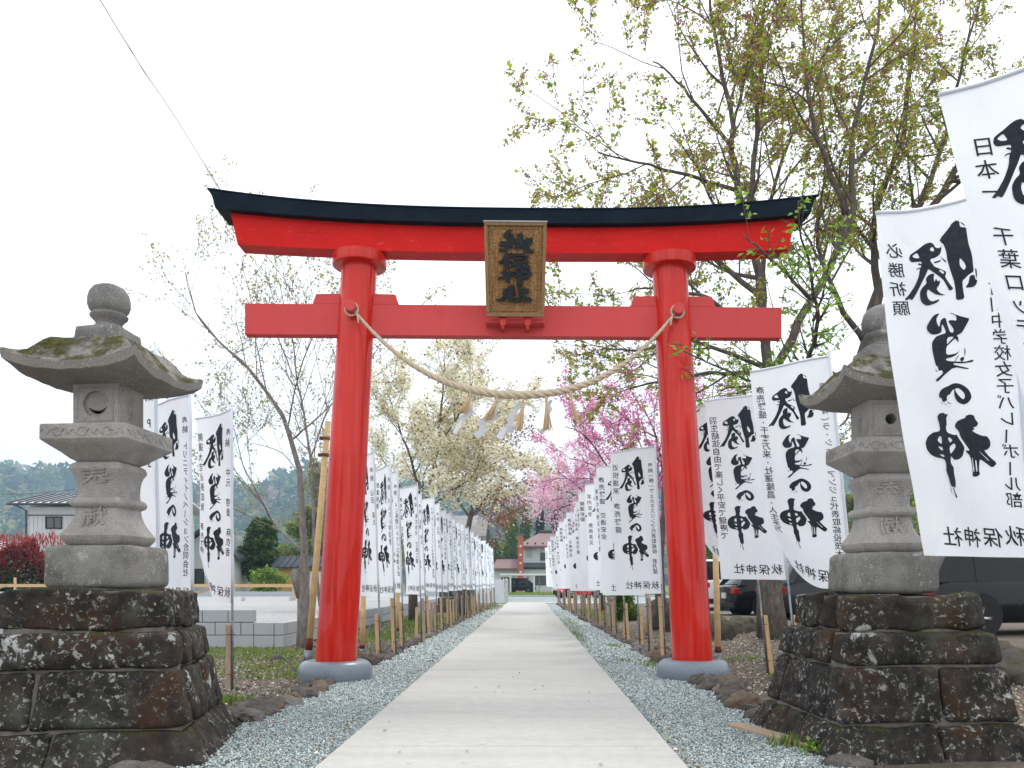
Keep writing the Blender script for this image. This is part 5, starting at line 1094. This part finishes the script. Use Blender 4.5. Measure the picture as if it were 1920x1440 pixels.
clump_tree('green_bush', 'leafy weeds growing before the dark evergreen', 500, 45, 1072, 1108, 80, 2600, FRESH, .14, 66, 'green bushes', gz=.0, lobes=18, cat='bush')
clump_tree('bright_green_tree', 'bright green tree left of the far house roof', 958, 135, 968, 1080, 72, 5600, FRESH, .62, 67, far, cone=True, lobes=22)
clump_tree('bright_green_tree', 'smaller bright green tree behind the far brick chimney', 985, 150, 955, 1060, 55, 3600, FRESH + MIDG, .62, 68, far, cone=True, lobes=18)
clump_tree('dark_conifer', 'dark conifer behind the far house roof, left one', 1012, 160, 950, 1050, 40, 3600, DARKG, .6, 69, far, cone=True, lobes=20)
clump_tree('dark_conifer', 'dark conifer behind the far house roof, right one', 1042, 165, 944, 1050, 44, 3800, DARKG, .6, 70, far, cone=True, lobes=20)
clump_tree('olive_bush', 'olive brown bushes behind the left end of the far house', 925, 120, 1025, 1085, 50, 2400, MIDG + YELG, .45, 71, 'green bushes', cat='bush')
clump_tree('green_bush', 'small green bush under the pink tree beside the path', 1170, 21.5, 1112, 1160, 62, 3400, FRESH + MIDG, .07, 72, 'green bushes', lobes=20, cat='bush')
clump_tree('pale_yellow_tree', 'pale yellow tree seen right of the right lantern shaft', 1730, 70, 900, 1080, 120, 2600, YELG + FRESH, .36, 73, far)
clump_tree('fresh_green_tree', 'fresh green tree between the right banners and the lantern', 1595, 62, 930, 1090, 90, 2800, FRESH + YELG, .32, 74, far)
clump_tree('fresh_green_tree', 'fresh green tree behind the parked white van', 1345, 75, 985, 1085, 90, 2600, FRESH + YELG, .36, 75, far)
clump_tree('weed_plant', 'small leafy weed at the foot of the right lantern', 1527, 4.62, 1392, 1425, 62, 160, FRESH, .028, 76, 'weeds by the lanterns', lobes=5, cat='plant')
# red tipped hedge
def hedge():
    x0, x1, y0, z1 = -31.2, -24.2, 41.2, 3.25; root = empty('red_tipped_hedge', ((x0 + x1) / 2, y0 + .7, .3), 0, 'red tipped hedge behind the left stone lantern', 'hedge'); n = 15000
    x = rng.uniform(x0, x1, n); t_ = rng.uniform(0, 1, n) ** .75; top = z1 - .45 + .4 * np.sin(x * 2.1) * np.sin(x * .9) + .25 * np.sin(x * 5.3); z = .3 + (top - .3) * t_
    y = y0 + .25 * np.sin(x * 3 + z * 2) + rng.uniform(0, .9, n) ** 1.5; cr_ = pick([(.26, .035, .03), (.34, .06, .05), (.20, .03, .03), (.36, .10, .08)], n, .25); cg = pick(DARKG + MIDG, n, .25)
    k = (t_ + rng.normal(0, .15, n)) > .52; c = np.where(k[:, None], cr_, cg); p = np.stack([x - root.location.x, y - root.location.y, z - .3], 1)
    scatter('foliage', LEAFV, LEAFF, p, rng.uniform(.10, .22, (n, 1)) * np.ones((1, 3)), rand_rot(n), M['leaf'], c, root)
    # red shoots standing out of the top
    m = 900; xs_ = rng.uniform(x0, x1, m); p = np.stack([xs_ - root.location.x, rng.uniform(-.6, .2, m), rng.uniform(2.2, 3.15, m)], 1); scatter('red_shoots', [(0, 0, 0), (.5, .12, 0), (1, 0, 0), (.5, -.12, 0)], LEAFF, p, rng.uniform(.2, .42, (m, 1)) * np.ones((1, 3)), rand_rot(m, .6) @ np.array([[[0, 0, -1], [0, 1, 0], [1, 0, 0]]] * m), M['leaf'], pick([(.40, .06, .06), (.46, .12, .10)], m, .2), root)
    mb = MB()
    for i in range(9): xx = x0 + .4 + (x1 - x0 - .8) * i / 8 - root.location.x; mb.tube([(xx, 0, -.35), (xx + .1, .05, .9), (xx, 0, 1.9)], [.05, .04, .02], 6)
    mb.obj('stems', M['bark'], root)
hedge()

# ================================================================== hills with their woods
def skyline(px):
    xs_ = [-400, 0, 25, 72, 90, 125, 250, 440, 524, 590, 700, 860, 930, 985, 1060, 1200, 1500, 1600, 1730, 1920, 2300]; ys_ = [880, 897, 898, 921, 911, 902, 925, 945, 925, 908, 915, 950, 962, 948, 935, 925, 905, 892, 868, 850, 840]
    return np.interp(px, xs_, ys_)
def hills():
    pxs = np.linspace(-400, 2300, 150); ks = np.linspace(0, 1, 26); V = []
    for k in ks:
        for px in pxs:
            d = 500 + 620 * k; hgt = (1095 - skyline(px)) * 1070 / FPX; z = hgt * (math.sin(math.pi / 2 * min(1, k * 1.12)) ** 1.3) + 11 * noise.noise((px * .02, k * 6, 1)) * min(1, k * 3) - 1
            V.append(((px - HX) * d / FPX, d, z))
    n = len(pxs); F_ = [(j * n + i, j * n + i + 1, (j + 1) * n + i + 1, (j + 1) * n + i) for j in range(len(ks) - 1) for i in range(n - 1)]
    me = np_mesh('hills', V, F_, M['field'], smooth=True); tag(link_mesh('hills', me), kind='structure')
    V = np.array(V).reshape(len(ks), n, 3); m = 6000; jj = rng.uniform(0, len(ks) - 1.01, m); ii = rng.uniform(0, n - 1.01, m); j0 = jj.astype(int); i0 = ii.astype(int); fj = (jj - j0)[:, None]; fi = (ii - i0)[:, None]
    q = (V[j0, i0] * (1 - fi) + V[j0, i0 + 1] * fi) * (1 - fj) + (V[j0 + 1, i0] * (1 - fi) + V[j0 + 1, i0 + 1] * fi) * fj
    tc_ = pick(DARKG + MIDG + MIDG + YELG + [(.15, .17, .06), (.30, .27, .20)], m, .25); K = 24; r = rng.uniform(4.8, 10, m); conf = rng.uniform(0, 1, m) < .4
    dv = rng.normal(size=(m, K, 3)); dv /= np.linalg.norm(dv, axis=2)[:, :, None]; dv[:, :, 2] = np.abs(dv[:, :, 2]) * np.where(conf, 2.4, 1.3)[:, None]; sq_ = np.where(conf[:, None], 1 - .32 * dv[:, :, 2], 1.0); dv[:, :, :2] *= sq_[:, :, None]
    p = (q[:, None, :] + dv * r[:, None, None] * .9).reshape(-1, 3); c = np.repeat(tc_, K, axis=0) * rng.uniform(.75, 1.25, (m * K, 1)); s = np.repeat(r, K)[:, None] * rng.uniform(.5, .95, (m * K, 1)) * np.ones((1, 3))
    o = scatter('hillside_forest', LEAFV, LEAFF, p, s, rand_rot(m * K), M['leaf'], c); tag(o, 'hazy mixed woods covering the far hills', 'forest', kind='stuff')
hills()

# ================================================================== buildings
random.seed(77)
M['siding'] = plain('white_metal_siding', (.56, .575, .59), .45, var=.05, scale=1.5)
M['siding2'] = plain('pale_green_white_wall', (.50, .54, .54), .6, var=.06, scale=1)
M['roof_metal'] = plain('pale_grey_roof_metal', (.66, .66, .69), .45, 0, var=.06)
M['rib_dark'] = plain('dark_roof_rib', (.06, .065, .075), .5)
M['dark_trim'] = plain('dark_brown_trim', (.045, .032, .027), .6)
t = NT('window_glass'); t.color((.05, .065, .07)).set(Roughness=.08, Specular_IOR_Level=.6); M['glass'] = t.m
M['roof_dark'] = plain('dark_blue_roof', (.045, .052, .065), .6)
M['mauve_roof'] = plain('mauve_metal_roof', (.20, .115, .115), .5, var=.12, scale=1.2)
M['yellow_wall'] = plain('ochre_board_wall', (.42, .27, .11), .7, var=.15, scale=3)
M['white_door'] = plain('white_door_paint', (.66, .67, .68), .5, var=.03)
t = NT('chimney_brick'); b = t.n.new('ShaderNodeTexBrick'); b.inputs['Color1'].default_value = (.42, .10, .055, 1); b.inputs['Color2'].default_value = (.36, .085, .05, 1); b.inputs['Mortar'].default_value = (.36, .20, .15, 1); b.inputs['Scale'].default_value = 4
mp = t.n.new('ShaderNodeMapping'); mp.inputs['Rotation'].default_value = (R(90), 0, 0); t.l.new(t.co(), mp.inputs['Vector']); t.l.new(mp.outputs[0], b.inputs['Vector']); t.color(b.outputs['Color']).set(Roughness=.85); M['brick'] = t.m
def window(parent, x0, x1, y, z0, z1, fm='dark_trim', mull=1, bars=0):
    f = MB(); w_ = .07; f.box(x0 - w_, x1 + w_, y - .08, y, z0 - w_, z0); f.box(x0 - w_, x1 + w_, y - .08, y, z1, z1 + w_); f.box(x0 - w_, x0, y - .08, y, z0 + .001, z1 - .001); f.box(x1, x1 + w_, y - .08, y, z0 + .001, z1 - .001)
    for k in range(mull): xm = x0 + (x1 - x0) * (k + 1) / (mull + 1); f.box(xm - .025, xm + .025, y - .07, y - .01, z0 + .001, z1 - .001)
    for k in range(bars): zm = z0 + (z1 - z0) * (k + 1) / (bars + 1); f.box(x0 + .001, x1 - .001, y - .065, y - .015, zm - .02, zm + .02)
    o = f.obj('window', M[fm], parent)
    for k in range(mull + 1): a = x0 + (x1 - x0) * k / (mull + 1); b = x0 + (x1 - x0) * (k + 1) / (mull + 1); MB().box(a + .026, b - .026, y - .045, y - .012, z0 + .003, z1 - .003).obj('pane', M['glass'], o)
    return o
def gable_roof(parent, x0, x1, y0, y1, ze, zr, th, mat, name='roof', ribs=0, ribmat=None):
    ym = (y0 + y1) / 2; mb = MB(); mb.add([(x0, y0, ze), (x1, y0, ze), (x1, ym, zr), (x0, ym, zr), (x1, y1, ze), (x0, y1, ze), (x0, y0, ze - th), (x1, y0, ze - th), (x1, ym, zr - th), (x0, ym, zr - th), (x1, y1, ze - th), (x0, y1, ze - th)],
        [(0, 1, 2, 3), (3, 2, 4, 5), (7, 6, 9, 8), (8, 9, 11, 10), (6, 7, 1, 0), (11, 5, 4, 10), (7, 8, 2, 1), (8, 10, 4, 2), (6, 0, 3, 9), (9, 3, 5, 11)]); r = mb.obj(name, mat, parent)
    for i in range(ribs):
        x = x0 + .05 + (x1 - x0 - .1) * i / (ribs - 1); q = MB(); q.add([(x - .03, y0 - .01, ze + .001), (x + .03, y0 - .01, ze + .001), (x + .03, ym, zr + .001), (x - .03, ym, zr + .001), (x - .03, y0 - .01, ze + .08), (x + .03, y0 - .01, ze + .08), (x + .03, ym, zr + .08), (x - .03, ym, zr + .08)], [(4, 5, 6, 7), (0, 1, 5, 4), (1, 2, 6, 5), (2, 3, 7, 6), (3, 0, 4, 7)]); q.obj('roof_rib', ribmat, r)
    return r
def walls(parent, x0, x1, y0, y1, z0, ze, zr, mat, gable=True):
    ym = (y0 + y1) / 2; mb = MB()
    if gable: mb.add([(x0, y0, z0), (x1, y0, z0), (x1, y1, z0), (x0, y1, z0), (x0, y0, ze), (x1, y0, ze), (x1, y1, ze), (x0, y1, ze), (x0, ym, zr), (x1, ym, zr)], [(0, 1, 5, 4), (1, 2, 6, 9, 5), (2, 3, 7, 6), (3, 0, 4, 8, 7), (4, 5, 9, 8), (8, 9, 6, 7)])
    else: mb.box(x0, x1, y0, y1, z0, ze)
    return mb.obj('wall', mat, parent)
# white ribbed house at far left
h = empty('white_house', (-26.5, 48, 0), 0, 'white metal sided house with ribbed pale roof behind the left lantern', 'house'); o = Vector((-26.5, 48, 0))
wl = walls(h, -3.55, 3.9, 0, 6, 0, 5.62, 6.55, M['siding'])
mb = MB()
for i in range(30): x = -3.5 + i * .25; mb.box(x - .03, x + .03, -.035, -.001, .2, 5.1)
mb.obj('siding_ribs', M['siding'], wl); MB().box(-3.58, 3.9, -.05, -.002, 5.1, 5.16).obj('trim_band', M['rib_dark'], wl)
gable_roof(h, -4.2, 4.5, -.75, 6.75, 5.78, 6.72, .12, M['roof_metal'], ribs=19, ribmat=M['rib_dark'])
MB().tube([(-4.3, -.83, 5.72), (4.5, -.83, 5.72)], .07, 8).obj('gutter', M['rib_dark'], h); MB().tube([(-3.9, -.80, 5.7), (-3.62, -.1, 5.4), (-3.62, -.1, .2)], .05, 8).obj('downpipe', M['rib_dark'], h)
window(h, -2.42, -1.55, 0, 4.38, 4.98, 'dark_trim')
wg = empty('lean_to', (-31.2, 46, 0), 0, 'low lean-to with ribbed pale roof beside the white house', 'building')
walls(wg, -4, 1.2, 0, 3, 0, 2.9, 3.5, M['siding'], False); mb = MB(); mb.add([(-4.4, -.3, 2.75), (1.4, -.3, 3.05), (1.4, 3, 3.85), (-4.4, 3, 3.45), (-4.4, -.3, 2.65), (1.4, -.3, 2.95), (1.4, 3, 3.75), (-4.4, 3, 3.35)], [(0, 1, 2, 3), (7, 6, 5, 4), (0, 4, 5, 1), (1, 5, 6, 2), (2, 6, 7, 3), (3, 7, 4, 0)]); rf = mb.obj('roof', M['roof_metal'], wg)
for i in range(12):
    x = -4.3 + i * .5; k = (x + 4.4) / 5.8; MB().tube([(x, -.3, 2.79 + .3 * k), (x, 3, 3.49 + .4 * k)], .035, 5).obj('roof_rib', plain('red_brown_rib_%d' % i, (.30, .06, .05), .6) if i == 0 else bpy.data.materials['red_brown_rib_0'], rf)
# house behind the flags, left middle
h = empty('grey_gabled_house', (-22.2, 56, 0), 0, 'house with grey gable roof half hidden behind the left banners', 'house')
mb = MB(); mb.prism([(-3.0, 0), (1.6, 0), (1.6, 2.9), (-.7, 4.5), (-3.0, 2.9)], 0, 5); mb.obj('wall', M['siding'], h)
mb = MB(); mb.prism([(-3.5, 2.62), (-.7, 4.62), (2.1, 2.62), (2.1, 2.82), (-.7, 4.84), (-3.5, 2.82)], -.5, 5.5); mb.obj('roof', M['rib_dark'], h)
window(h, -1.6, -.6, 0, 1.0, 2.0)
# ochre shed with a white door
h = empty('ochre_shed', (-16.3, 57, 0), 0, 'small ochre garden shed with dark roof and white door', 'shed')
walls(h, -1.55, 1.9, 0, 2.6, 0, 2.25, 2.85, M['yellow_wall']); gable_roof(h, -1.95, 2.3, -.5, 3.1, 2.22, 3.02, .10, M['roof_dark'], ribs=10, ribmat=M['roof_dark'])
dr = MB().box(-.55, .45, -.06, -.005, .3, 2.12).obj('door', M['white_door'], h); MB().box(-.28, .18, -.075, -.061, 1.05, 1.85).obj('pane', M['glass'], dr); mb = MB(); mb.box(-.065, -.035, -.085, -.076, 1.05, 1.85); mb.box(-.28, .18, -.09, -.0765, 1.44, 1.47); mb.obj('glazing_bar', M['white_door'], dr)
MB().box(.7, 1.5, -.06, -.005, .6, 1.9).obj('side_panel', M['white_door'], h)
# the far house with brick chimney
h = empty('far_house', (3, 108, 0), 0, 'two storey pale house with mauve roof at the end of the path', 'house'); X = lambda px, d=108: (px - HX) * d / FPX - 3; Z = lambda py, d=108: 1 - (py - HY) * d / FPX
walls(h, X(979), X(1125), 0, 9, 0, Z(1022), Z(1004), M['siding2'], False)
hx0, hx1 = X(968), X(1138); rb = MB(); rb.add([(hx0, -.9, Z(1024)), (hx1, -.9, Z(1024)), (hx1, 9.9, Z(1024)), (hx0, 9.9, Z(1024)), (X(1014), 4.5, 8.25), (X(1100), 4.5, 8.25), (hx0, -.9, Z(1024) - .25), (hx1, -.9, Z(1024) - .25), (hx1, 9.9, Z(1024) - .25), (hx0, 9.9, Z(1024) - .25)], [(0, 1, 5, 4), (1, 2, 5), (2, 3, 4, 5), (3, 0, 4), (0, 6, 7, 1), (1, 7, 8, 2), (2, 8, 9, 3), (3, 9, 6, 0), (9, 8, 7, 6)])
rf = rb.obj('roof', M['mauve_roof'], h); MB().tube([(X(1012), 4.5, 8.3), (X(1102), 4.5, 8.3)], .28, 6).obj('ridge', M['dark_trim'], rf)
for i in range(12): k = (i + .5) / 12; MB().box(hx0 + (hx1 - hx0) * k - .12, hx0 + (hx1 - hx0) * k + .12, -.75, -.6, Z(1022) + .1, Z(1022) + .3).obj('snow_guard', M['dark_trim'], rf)
MB().box(X(921), X(1130), -1.6, -.02, 0, Z(1068)).obj('ground_floor_wall', M['siding2'], h)
lr = MB(); lr.add([(X(924), -2.4, Z(1066)), (X(972), -2.4, Z(1066)), (X(972), .6, Z(1047)), (X(932), .6, Z(1047)), (X(924), -2.4, Z(1066) - .2), (X(972), -2.4, Z(1066) - .2), (X(972), .6, Z(1066) - .2), (X(932), .6, Z(1066) - .2)], [(0, 1, 2, 3), (0, 4, 5, 1), (3, 7, 4, 0), (1, 5, 6, 2), (7, 6, 5, 4)]); lr.obj('lower_roof', M['mauve_roof'], h)
MB().box(X(930), X(973), .5, .9, Z(1049), Z(1044)).obj('ridge_beam', M['dark_trim'], h)
lr = MB(); lr.add([(X(981), -2.2, Z(1063)), (X(1130), -2.2, Z(1063)), (X(1130), -.05, Z(1055)), (X(981), -.05, Z(1055)), (X(981), -2.2, Z(1065)), (X(1130), -2.2, Z(1065)), (X(1130), -.05, Z(1065)), (X(981), -.05, Z(1065))], [(0, 1, 2, 3), (0, 4, 5, 1), (3, 7, 4, 0), (1, 5, 6, 2), (7, 6, 5, 4)]); lr.obj('porch_roof', M['rib_dark'], h)
ch = MB().box(X(971.5), X(981.5), -3.2, -2.45, 0, Z(1007)).obj('chimney', M['brick'], h); MB().box(X(971) - .05, X(982) + .05, -3.25, -2.4, Z(1007), Z(1002)).obj('chimney_cap', plain('green_copper', (.05, .13, .11), .6), ch)
for py in (1026, 1042, 1057, 1073): MB().box(X(974.5), X(978.5), -3.24, -3.2, Z(py + 1.6), Z(py - 1.6)).obj('chimney_vent', M['white_door'], ch)
window(h, X(1014), X(1031), 0, Z(1050), Z(1037), 'dark_trim', 1, 2); window(h, X(1004), X(1022), -1.6, Z(1096), Z(1080), 'dark_trim', 1, 2); window(h, X(1052), X(1075), 0, Z(1050), Z(1037), 'dark_trim', 1, 2)
MB().box(X(986), X(998), -.06, -.002, Z(1046), Z(1028)).obj('wall_panel', plain('grey_shutter', (.36, .385, .375), .6), h); MB().lathe([(.22, 0), (.25, .05), (.25, .15), (.1, .2)], 12).obj('wall_lamp', M['white_door'], h, (X(1009), -.1, Z(1030)), (R(90), 0, 0))
# carport frame
h = empty('carport', (0, 92, 0), 0, 'pale flat beam carport frame before the far house', 'carport'); X2 = lambda px: (px - HX) * 92 / FPX; Z2 = lambda py: 1 - (py - HY) * 92 / FPX
MB().box(X2(938), X2(1040), -.2, 3.5, Z2(1079), Z2(1075.5)).obj('roof_beam', M['white_door'], h)
for px in (957, 1001.5, 1036): MB().box(X2(px) - .1, X2(px) + .1, -.15, .15, 0, Z2(1079)).obj('post', M['siding'], h)
for px in (962, 990, 1012): MB().box(X2(px) - .06, X2(px) + .06, 3.1, 3.3, 0, Z2(1079)).obj('post', M['siding'], h)
MB().box(X2(938), X2(958), 3.0, 3.4, .6, Z2(1082)).obj('back_panel', M['glass'], h)
# grey building with deep eaves at the end of the left row
h = empty('grey_eaved_building', (-4.6, 49, 0), 0, 'grey building with deep eaves behind the end of the left banner row', 'building'); M['grey_wall'] = plain('weathered_grey_board', (.26, .255, .25), .8, var=.15, scale=2); 
walls(h, -3.0, 1.35, 0, 5, 0, 4.2, 5.4, M['grey_wall']); gable_roof(h, -3.8, 2.0, -.9, 5.9, 3.9, 5.3, .18, plain('grey_tile_roof', (.19, .185, .18), .7, var=.2, scale=3)); MB().box(1.2, 1.45, -.12, -.01, 0, 4.1).obj('corner_post', M['dark_trim'], h); window(h, -.6, .6, 0, 1.2, 2.6, 'dark_trim', 1, 1)
# white stone gate posts and fence by the path end
for px, py0, d, wd, lab in ((949.5, 1088, 43.5, .20, 'pale stone gate post at the far left end of the path'),):
    p = P(px, 1130, d); g = empty('gate_post', (p.x, d, 0), 0, lab, 'gate post'); zt = 1 - (py0 - HY) * d / FPX
    MB().box(-wd / 2, wd / 2, -wd / 2, wd / 2, -.02, zt).obj('shaft', M['concrete'], g, bevel=.015); MB().add([(-wd / 2 - .02, -wd / 2 - .02, zt), (wd / 2 + .02, -wd / 2 - .02, zt), (wd / 2 + .02, wd / 2 + .02, zt), (-wd / 2 - .02, wd / 2 + .02, zt), (0, 0, zt + .12)], [(0, 1, 4), (1, 2, 4), (2, 3, 4), (3, 0, 4), (3, 2, 1, 0)]).obj('cap', M['concrete'], g)
f = empty('white_panel_fence', (-2.9, 45, 0), 0, 'white panel fence behind the last left banners', 'fence')
for i in range(5): MB().box(-1.6 + i * .62, -1.02 + i * .62, -.03, .03, .05, 1.25).obj('panel', M['siding'], f); 
for i in range(6): MB().box(-1.66 + i * .62, -1.6 + i * .62, -.05, .05, -.02, 1.35).obj('post', M['siding'], f)
# dark stone blocks stacked behind the left row
f = empty('stone_stack', (-2.65, 28.5, 0), 0, 'low stack of dark stone blocks behind the left banner row', 'stone stack')
for r_ in range(3):
    for i in range(3): MB().box(-.62 + i * .42 + .05 * r_, -.24 + i * .42 + .05 * r_, -.3, .3, r_ * .27, r_ * .27 + .25).obj('stone_block', M['boulder'], f, bevel=.02)

# ================================================================== vehicles
M['tyre'] = plain('tyre_rubber', (.012, .012, .013), .8); M['rim'] = plain('alloy_rim', (.45, .46, .48), .3, .8); M['car_glass'] = NT('tinted_car_glass').color((.008, .010, .011)).set(Roughness=.06, Specular_IOR_Level=.25).m
M['red_lamp'] = plain('red_tail_lamp', (.35, .012, .012), .2); M['clear_lamp'] = plain('clear_lamp', (.6, .62, .65), .1); M['black_trim'] = plain('black_plastic', (.018, .018, .02), .6); M['plate'] = plain('number_plate', (.62, .64, .62), .5)
def paint(name, c): return plain(name, c, .22, 0.0, var=.05, Coat_Weight=.2, Coat_Roughness=.04)
def car(name, label, loc, rz, pm, Lc=4.5, Wc=1.8, Hc=1.65, van=False, alloy=True):
    c = empty(name, loc, rz, label, 'car' if not van else 'van', 'parked vehicles'); hl, hw = Lc / 2, Wc / 2; zb, belt = .24, Hc * .60
    nose = .78 if not van else .92
    st = [(-hl, .42, belt * .92, .80), (-hl + .06, .34, belt * .97, .92), (-hl + .5, .24, belt, .99), (-.8, zb, belt, 1.0), (.6, zb, belt, 1.0), (hl * .52, zb, belt * (.97 if not van else 1.0), .99), (hl * .80, .26, belt * nose + .05, .96), (hl - .12, .32, belt * (nose - .10), .88), (hl, .42, belt * (nose - .24), .74)]
    rings = []
    for x, a, b, k in st:
        w_ = hw * k; rings.append([(x, -w_ * .90, a), (x, -w_ * .985, a + .13), (x, -w_, a + (b - a) * .45), (x, -w_ * .975, b - .08), (x, -w_ * .90, b), (x, 0, b + .03), (x, w_ * .90, b), (x, w_ * .975, b - .08), (x, w_, a + (b - a) * .45), (x, w_ * .985, a + .13), (x, w_ * .90, a)])
    body = MB().loft(rings).obj('body', pm, c, auto=42)
    # greenhouse
    if van: g = [(-hl + .10, belt - .02, belt, .9, .9), (-hl + .22, belt, Hc - .10, .90, .80), (-hl + .5, belt, Hc - .03, .90, .80), (.7, belt, Hc - .03, .90, .80), (hl * .55, belt, Hc - .30, .90, .80), (hl * .86, belt - .02, belt + .02, .88, .86)]
    else: g = [(-hl + .15, belt - .02, belt + .02, .88, .86), (-hl + .55, belt, Hc - .14, .90, .76), (-hl + 1.0, belt, Hc - .03, .90, .76), (.1, belt, Hc - .02, .90, .76), (.55, belt, Hc - .10, .90, .76), (hl * .56, belt - .02, belt + .02, .88, .84)]
    rings = [[(x, -hw * kb, a), (x, -hw * kt, b - .04), (x, -hw * kt * .9, b), (x, hw * kt * .9, b), (x, hw * kt, b - .04), (x, hw * kb, a)] for x, a, b, kb, kt in g]
    gl_ = MB().loft(rings).obj('windows', M['car_glass'], c, auto=35)
    # roof skin and pillars
    rr_ = [[(x, -hw * kt * .97, b - .045), (x, -hw * kt * .9, b + .012), (x, hw * kt * .9, b + .012), (x, hw * kt * .97, b - .045)] for x, a, b, kb, kt in g[1:-1]]
    MB().loft(rr_).obj('roof', pm, c, auto=40)
    for s in (-1, 1):
        for i, wd in ((1, .10), (2, .07), (3, .055), (4, .07)):
            x, a, b, kb, kt = g[i]; x2 = g[i - 1][0] * .8 + x * .2 if i == 1 else (g[i + 1][0] * .75 + x * .25 if i == 4 else x)
            MB().add([(x2 - wd, s * hw * kb * 1.012, a - .01), (x2 + wd, s * hw * kb * 1.012, a - .01), (x + wd, s * hw * kt * 1.012, b - .03), (x - wd, s * hw * kt * 1.012, b - .03), (x2 - wd, s * hw * kb * .97, a - .01), (x2 + wd, s * hw * kb * .97, a - .01), (x + wd, s * hw * kt * .97, b - .03), (x - wd, s * hw * kt * .97, b - .03)], [(0, 1, 2, 3), (7, 6, 5, 4), (0, 4, 5, 1), (1, 5, 6, 2), (2, 6, 7, 3), (3, 7, 4, 0)]).obj('pillar', pm, c)
        for fx in (-hl * .60, hl * .62):
            r_ = .335; MB().lathe([(.40, 0), (.40, .012)], 28).obj('wheel_arch', M['black_trim'], c, (fx, s * (hw + .004 - (.012 if s > 0 else 0)), r_ + .03), (R(90) * (-1 if s > 0 else 1), 0, 0))
            wh = MB().lathe([(.20, -.10), (.30, -.10), (.33, -.07), (.335, 0), (.33, .07), (.30, .10), (.24, .10), (.235, .03)], 28).obj('wheel', M['tyre'], c, (fx, s * (hw - .085), r_), (R(90) * (-1 if s > 0 else 1), 0, 0), auto=40)
            mb = MB().lathe([(.225, .04), (.232, .095), (.215, .098), (.205, .06), (.04, .055)], 28)
            for k in range(5):
                for dq in (-.13, .13):
                    a = k * 2 * math.pi / 5 + dq; mb.tube([(.03 * math.cos(a), .03 * math.sin(a), .085), (.21 * math.cos(a - dq * .4), .21 * math.sin(a - dq * .4), .085)], [.022, .018], 5)
            mb.obj('rim', M['rim'], wh)
        MB().box(-hl - .012, -hl + .14, min(s * hw * .55, s * hw * .93), max(s * hw * .55, s * hw * .93), belt * .74, belt * .90).obj('tail_lamp', M['red_lamp'], c, bevel=.02)
        MB().box(hl * .80, hl * .955, min(s * hw * .50, s * hw * .86), max(s * hw * .50, s * hw * .86), belt * .54, belt * .68).obj('headlight', M['clear_lamp'], c, bevel=.03)
        MB().box(hl * .30, hl * .38, min(s * hw * .98, s * hw * 1.14), max(s * hw * .98, s * hw * 1.14), belt + .0, belt + .14).obj('mirror', pm, c, bevel=.03)
        MB().box(-.5, -.3, min(s * hw * .99, s * hw * 1.02), max(s * hw * .99, s * hw * 1.02), belt - .13, belt - .10).obj('door_handle', pm, c)
    MB().box(-hl - .02, -hl + .2, -hw * .82, hw * .82, .30, .46).obj('rear_bumper', M['black_trim'], c, bevel=.03); MB().box(hl - .2, hl + .01, -hw * .7, hw * .7, .26, .42).obj('front_bumper', M['black_trim'], c, bevel=.03)
    MB().box(-hl - .026, -hl - .005, -.165, .165, belt * .60, belt * .60 + .165).obj('number_plate', M['plate'], c)
    return c
car('parked_suv', 'black hatchback with red tail lamp parked behind the banners', (7.9, 23.7, 0), R(7), paint('black_car_paint', (.008, .008, .010)), 4.4, 1.8, 1.62)
car('parked_suv', 'dark grey suv parked just left of the right lantern', (8.45, 20.8, 0), R(4), paint('grey_car_paint', (.03, .034, .036)), 4.6, 1.85, 1.72)
car('parked_van', 'white van parked behind the black hatchback', (7.7, 32.0, 0), R(78), paint('white_car_paint', (.62, .63, .64)), 4.8, 1.75, 1.95, van=True)
car('parked_suv', 'black suv parked behind the right lantern at the picture edge', (9.1, 14.9, .08), R(6), paint('black_suv_paint', (.007, .008, .009)), 4.7, 1.9, 1.6)
car('parked_minivan', 'dark navy minivan parked in the carport of the far house', (-1.0, 94, 0), R(-14), paint('navy_car_paint', (.008, .010, .016)), 3.5, 1.5, 1.7, van=True)
car('parked_car', 'small red car behind the end of the right banner row', (3.5, 56.5, 0), R(205), paint('red_car_paint', (.55, .02, .03)), 3.5, 1.5, 1.35)

# ================================================================== wires
def wire(pts, label, r, name='power_line'):
    mb = MB(); q = [Vector(v) for v in catmull([tuple(p) for p in pts], 6)]; mb.tube(q, r, 5); tag(mb.obj(name, M['black_trim']), label, 'wire')
wire([P(170, -30, 16), P(255, 110, 18), P(330, 222, 20), P(415, 358, 22.5), P(470, 440, 24.5), P(560, 560, 28)], 'dark power line slanting down from the top left', .010)
wire([P(182, -30, 16.3), P(262, 122, 18.3), P(337, 240, 20.3), P(408, 350, 22.8), P(450, 420, 24.5), P(530, 545, 28)], 'thin second wire beside the slanting power line', .005)
wire([P(-40, 928, 190), P(60, 925, 190), P(140, 918, 190)], 'far power line crossing in front of the left hill', .05)

# ================================================================== the air
hz = MB().box(-1750, 1750, -50, 1560, -1.5, 230).obj('haze'); tag(hz, kind='stuff')
hm = bpy.data.materials.new('haze'); hm.use_nodes = True; ht = hm.node_tree; ht.nodes.clear()
ho = ht.nodes.new('ShaderNodeOutputMaterial'); hv = ht.nodes.new('ShaderNodeVolumePrincipled'); hv.inputs['Color'].default_value = (.56, .79, 1, 1); hv.inputs['Density'].default_value = .00055; hv.inputs['Anisotropy'].default_value = .2
ht.links.new(hv.outputs[0], ho.inputs['Volume']); hz.data.materials.append(hm)
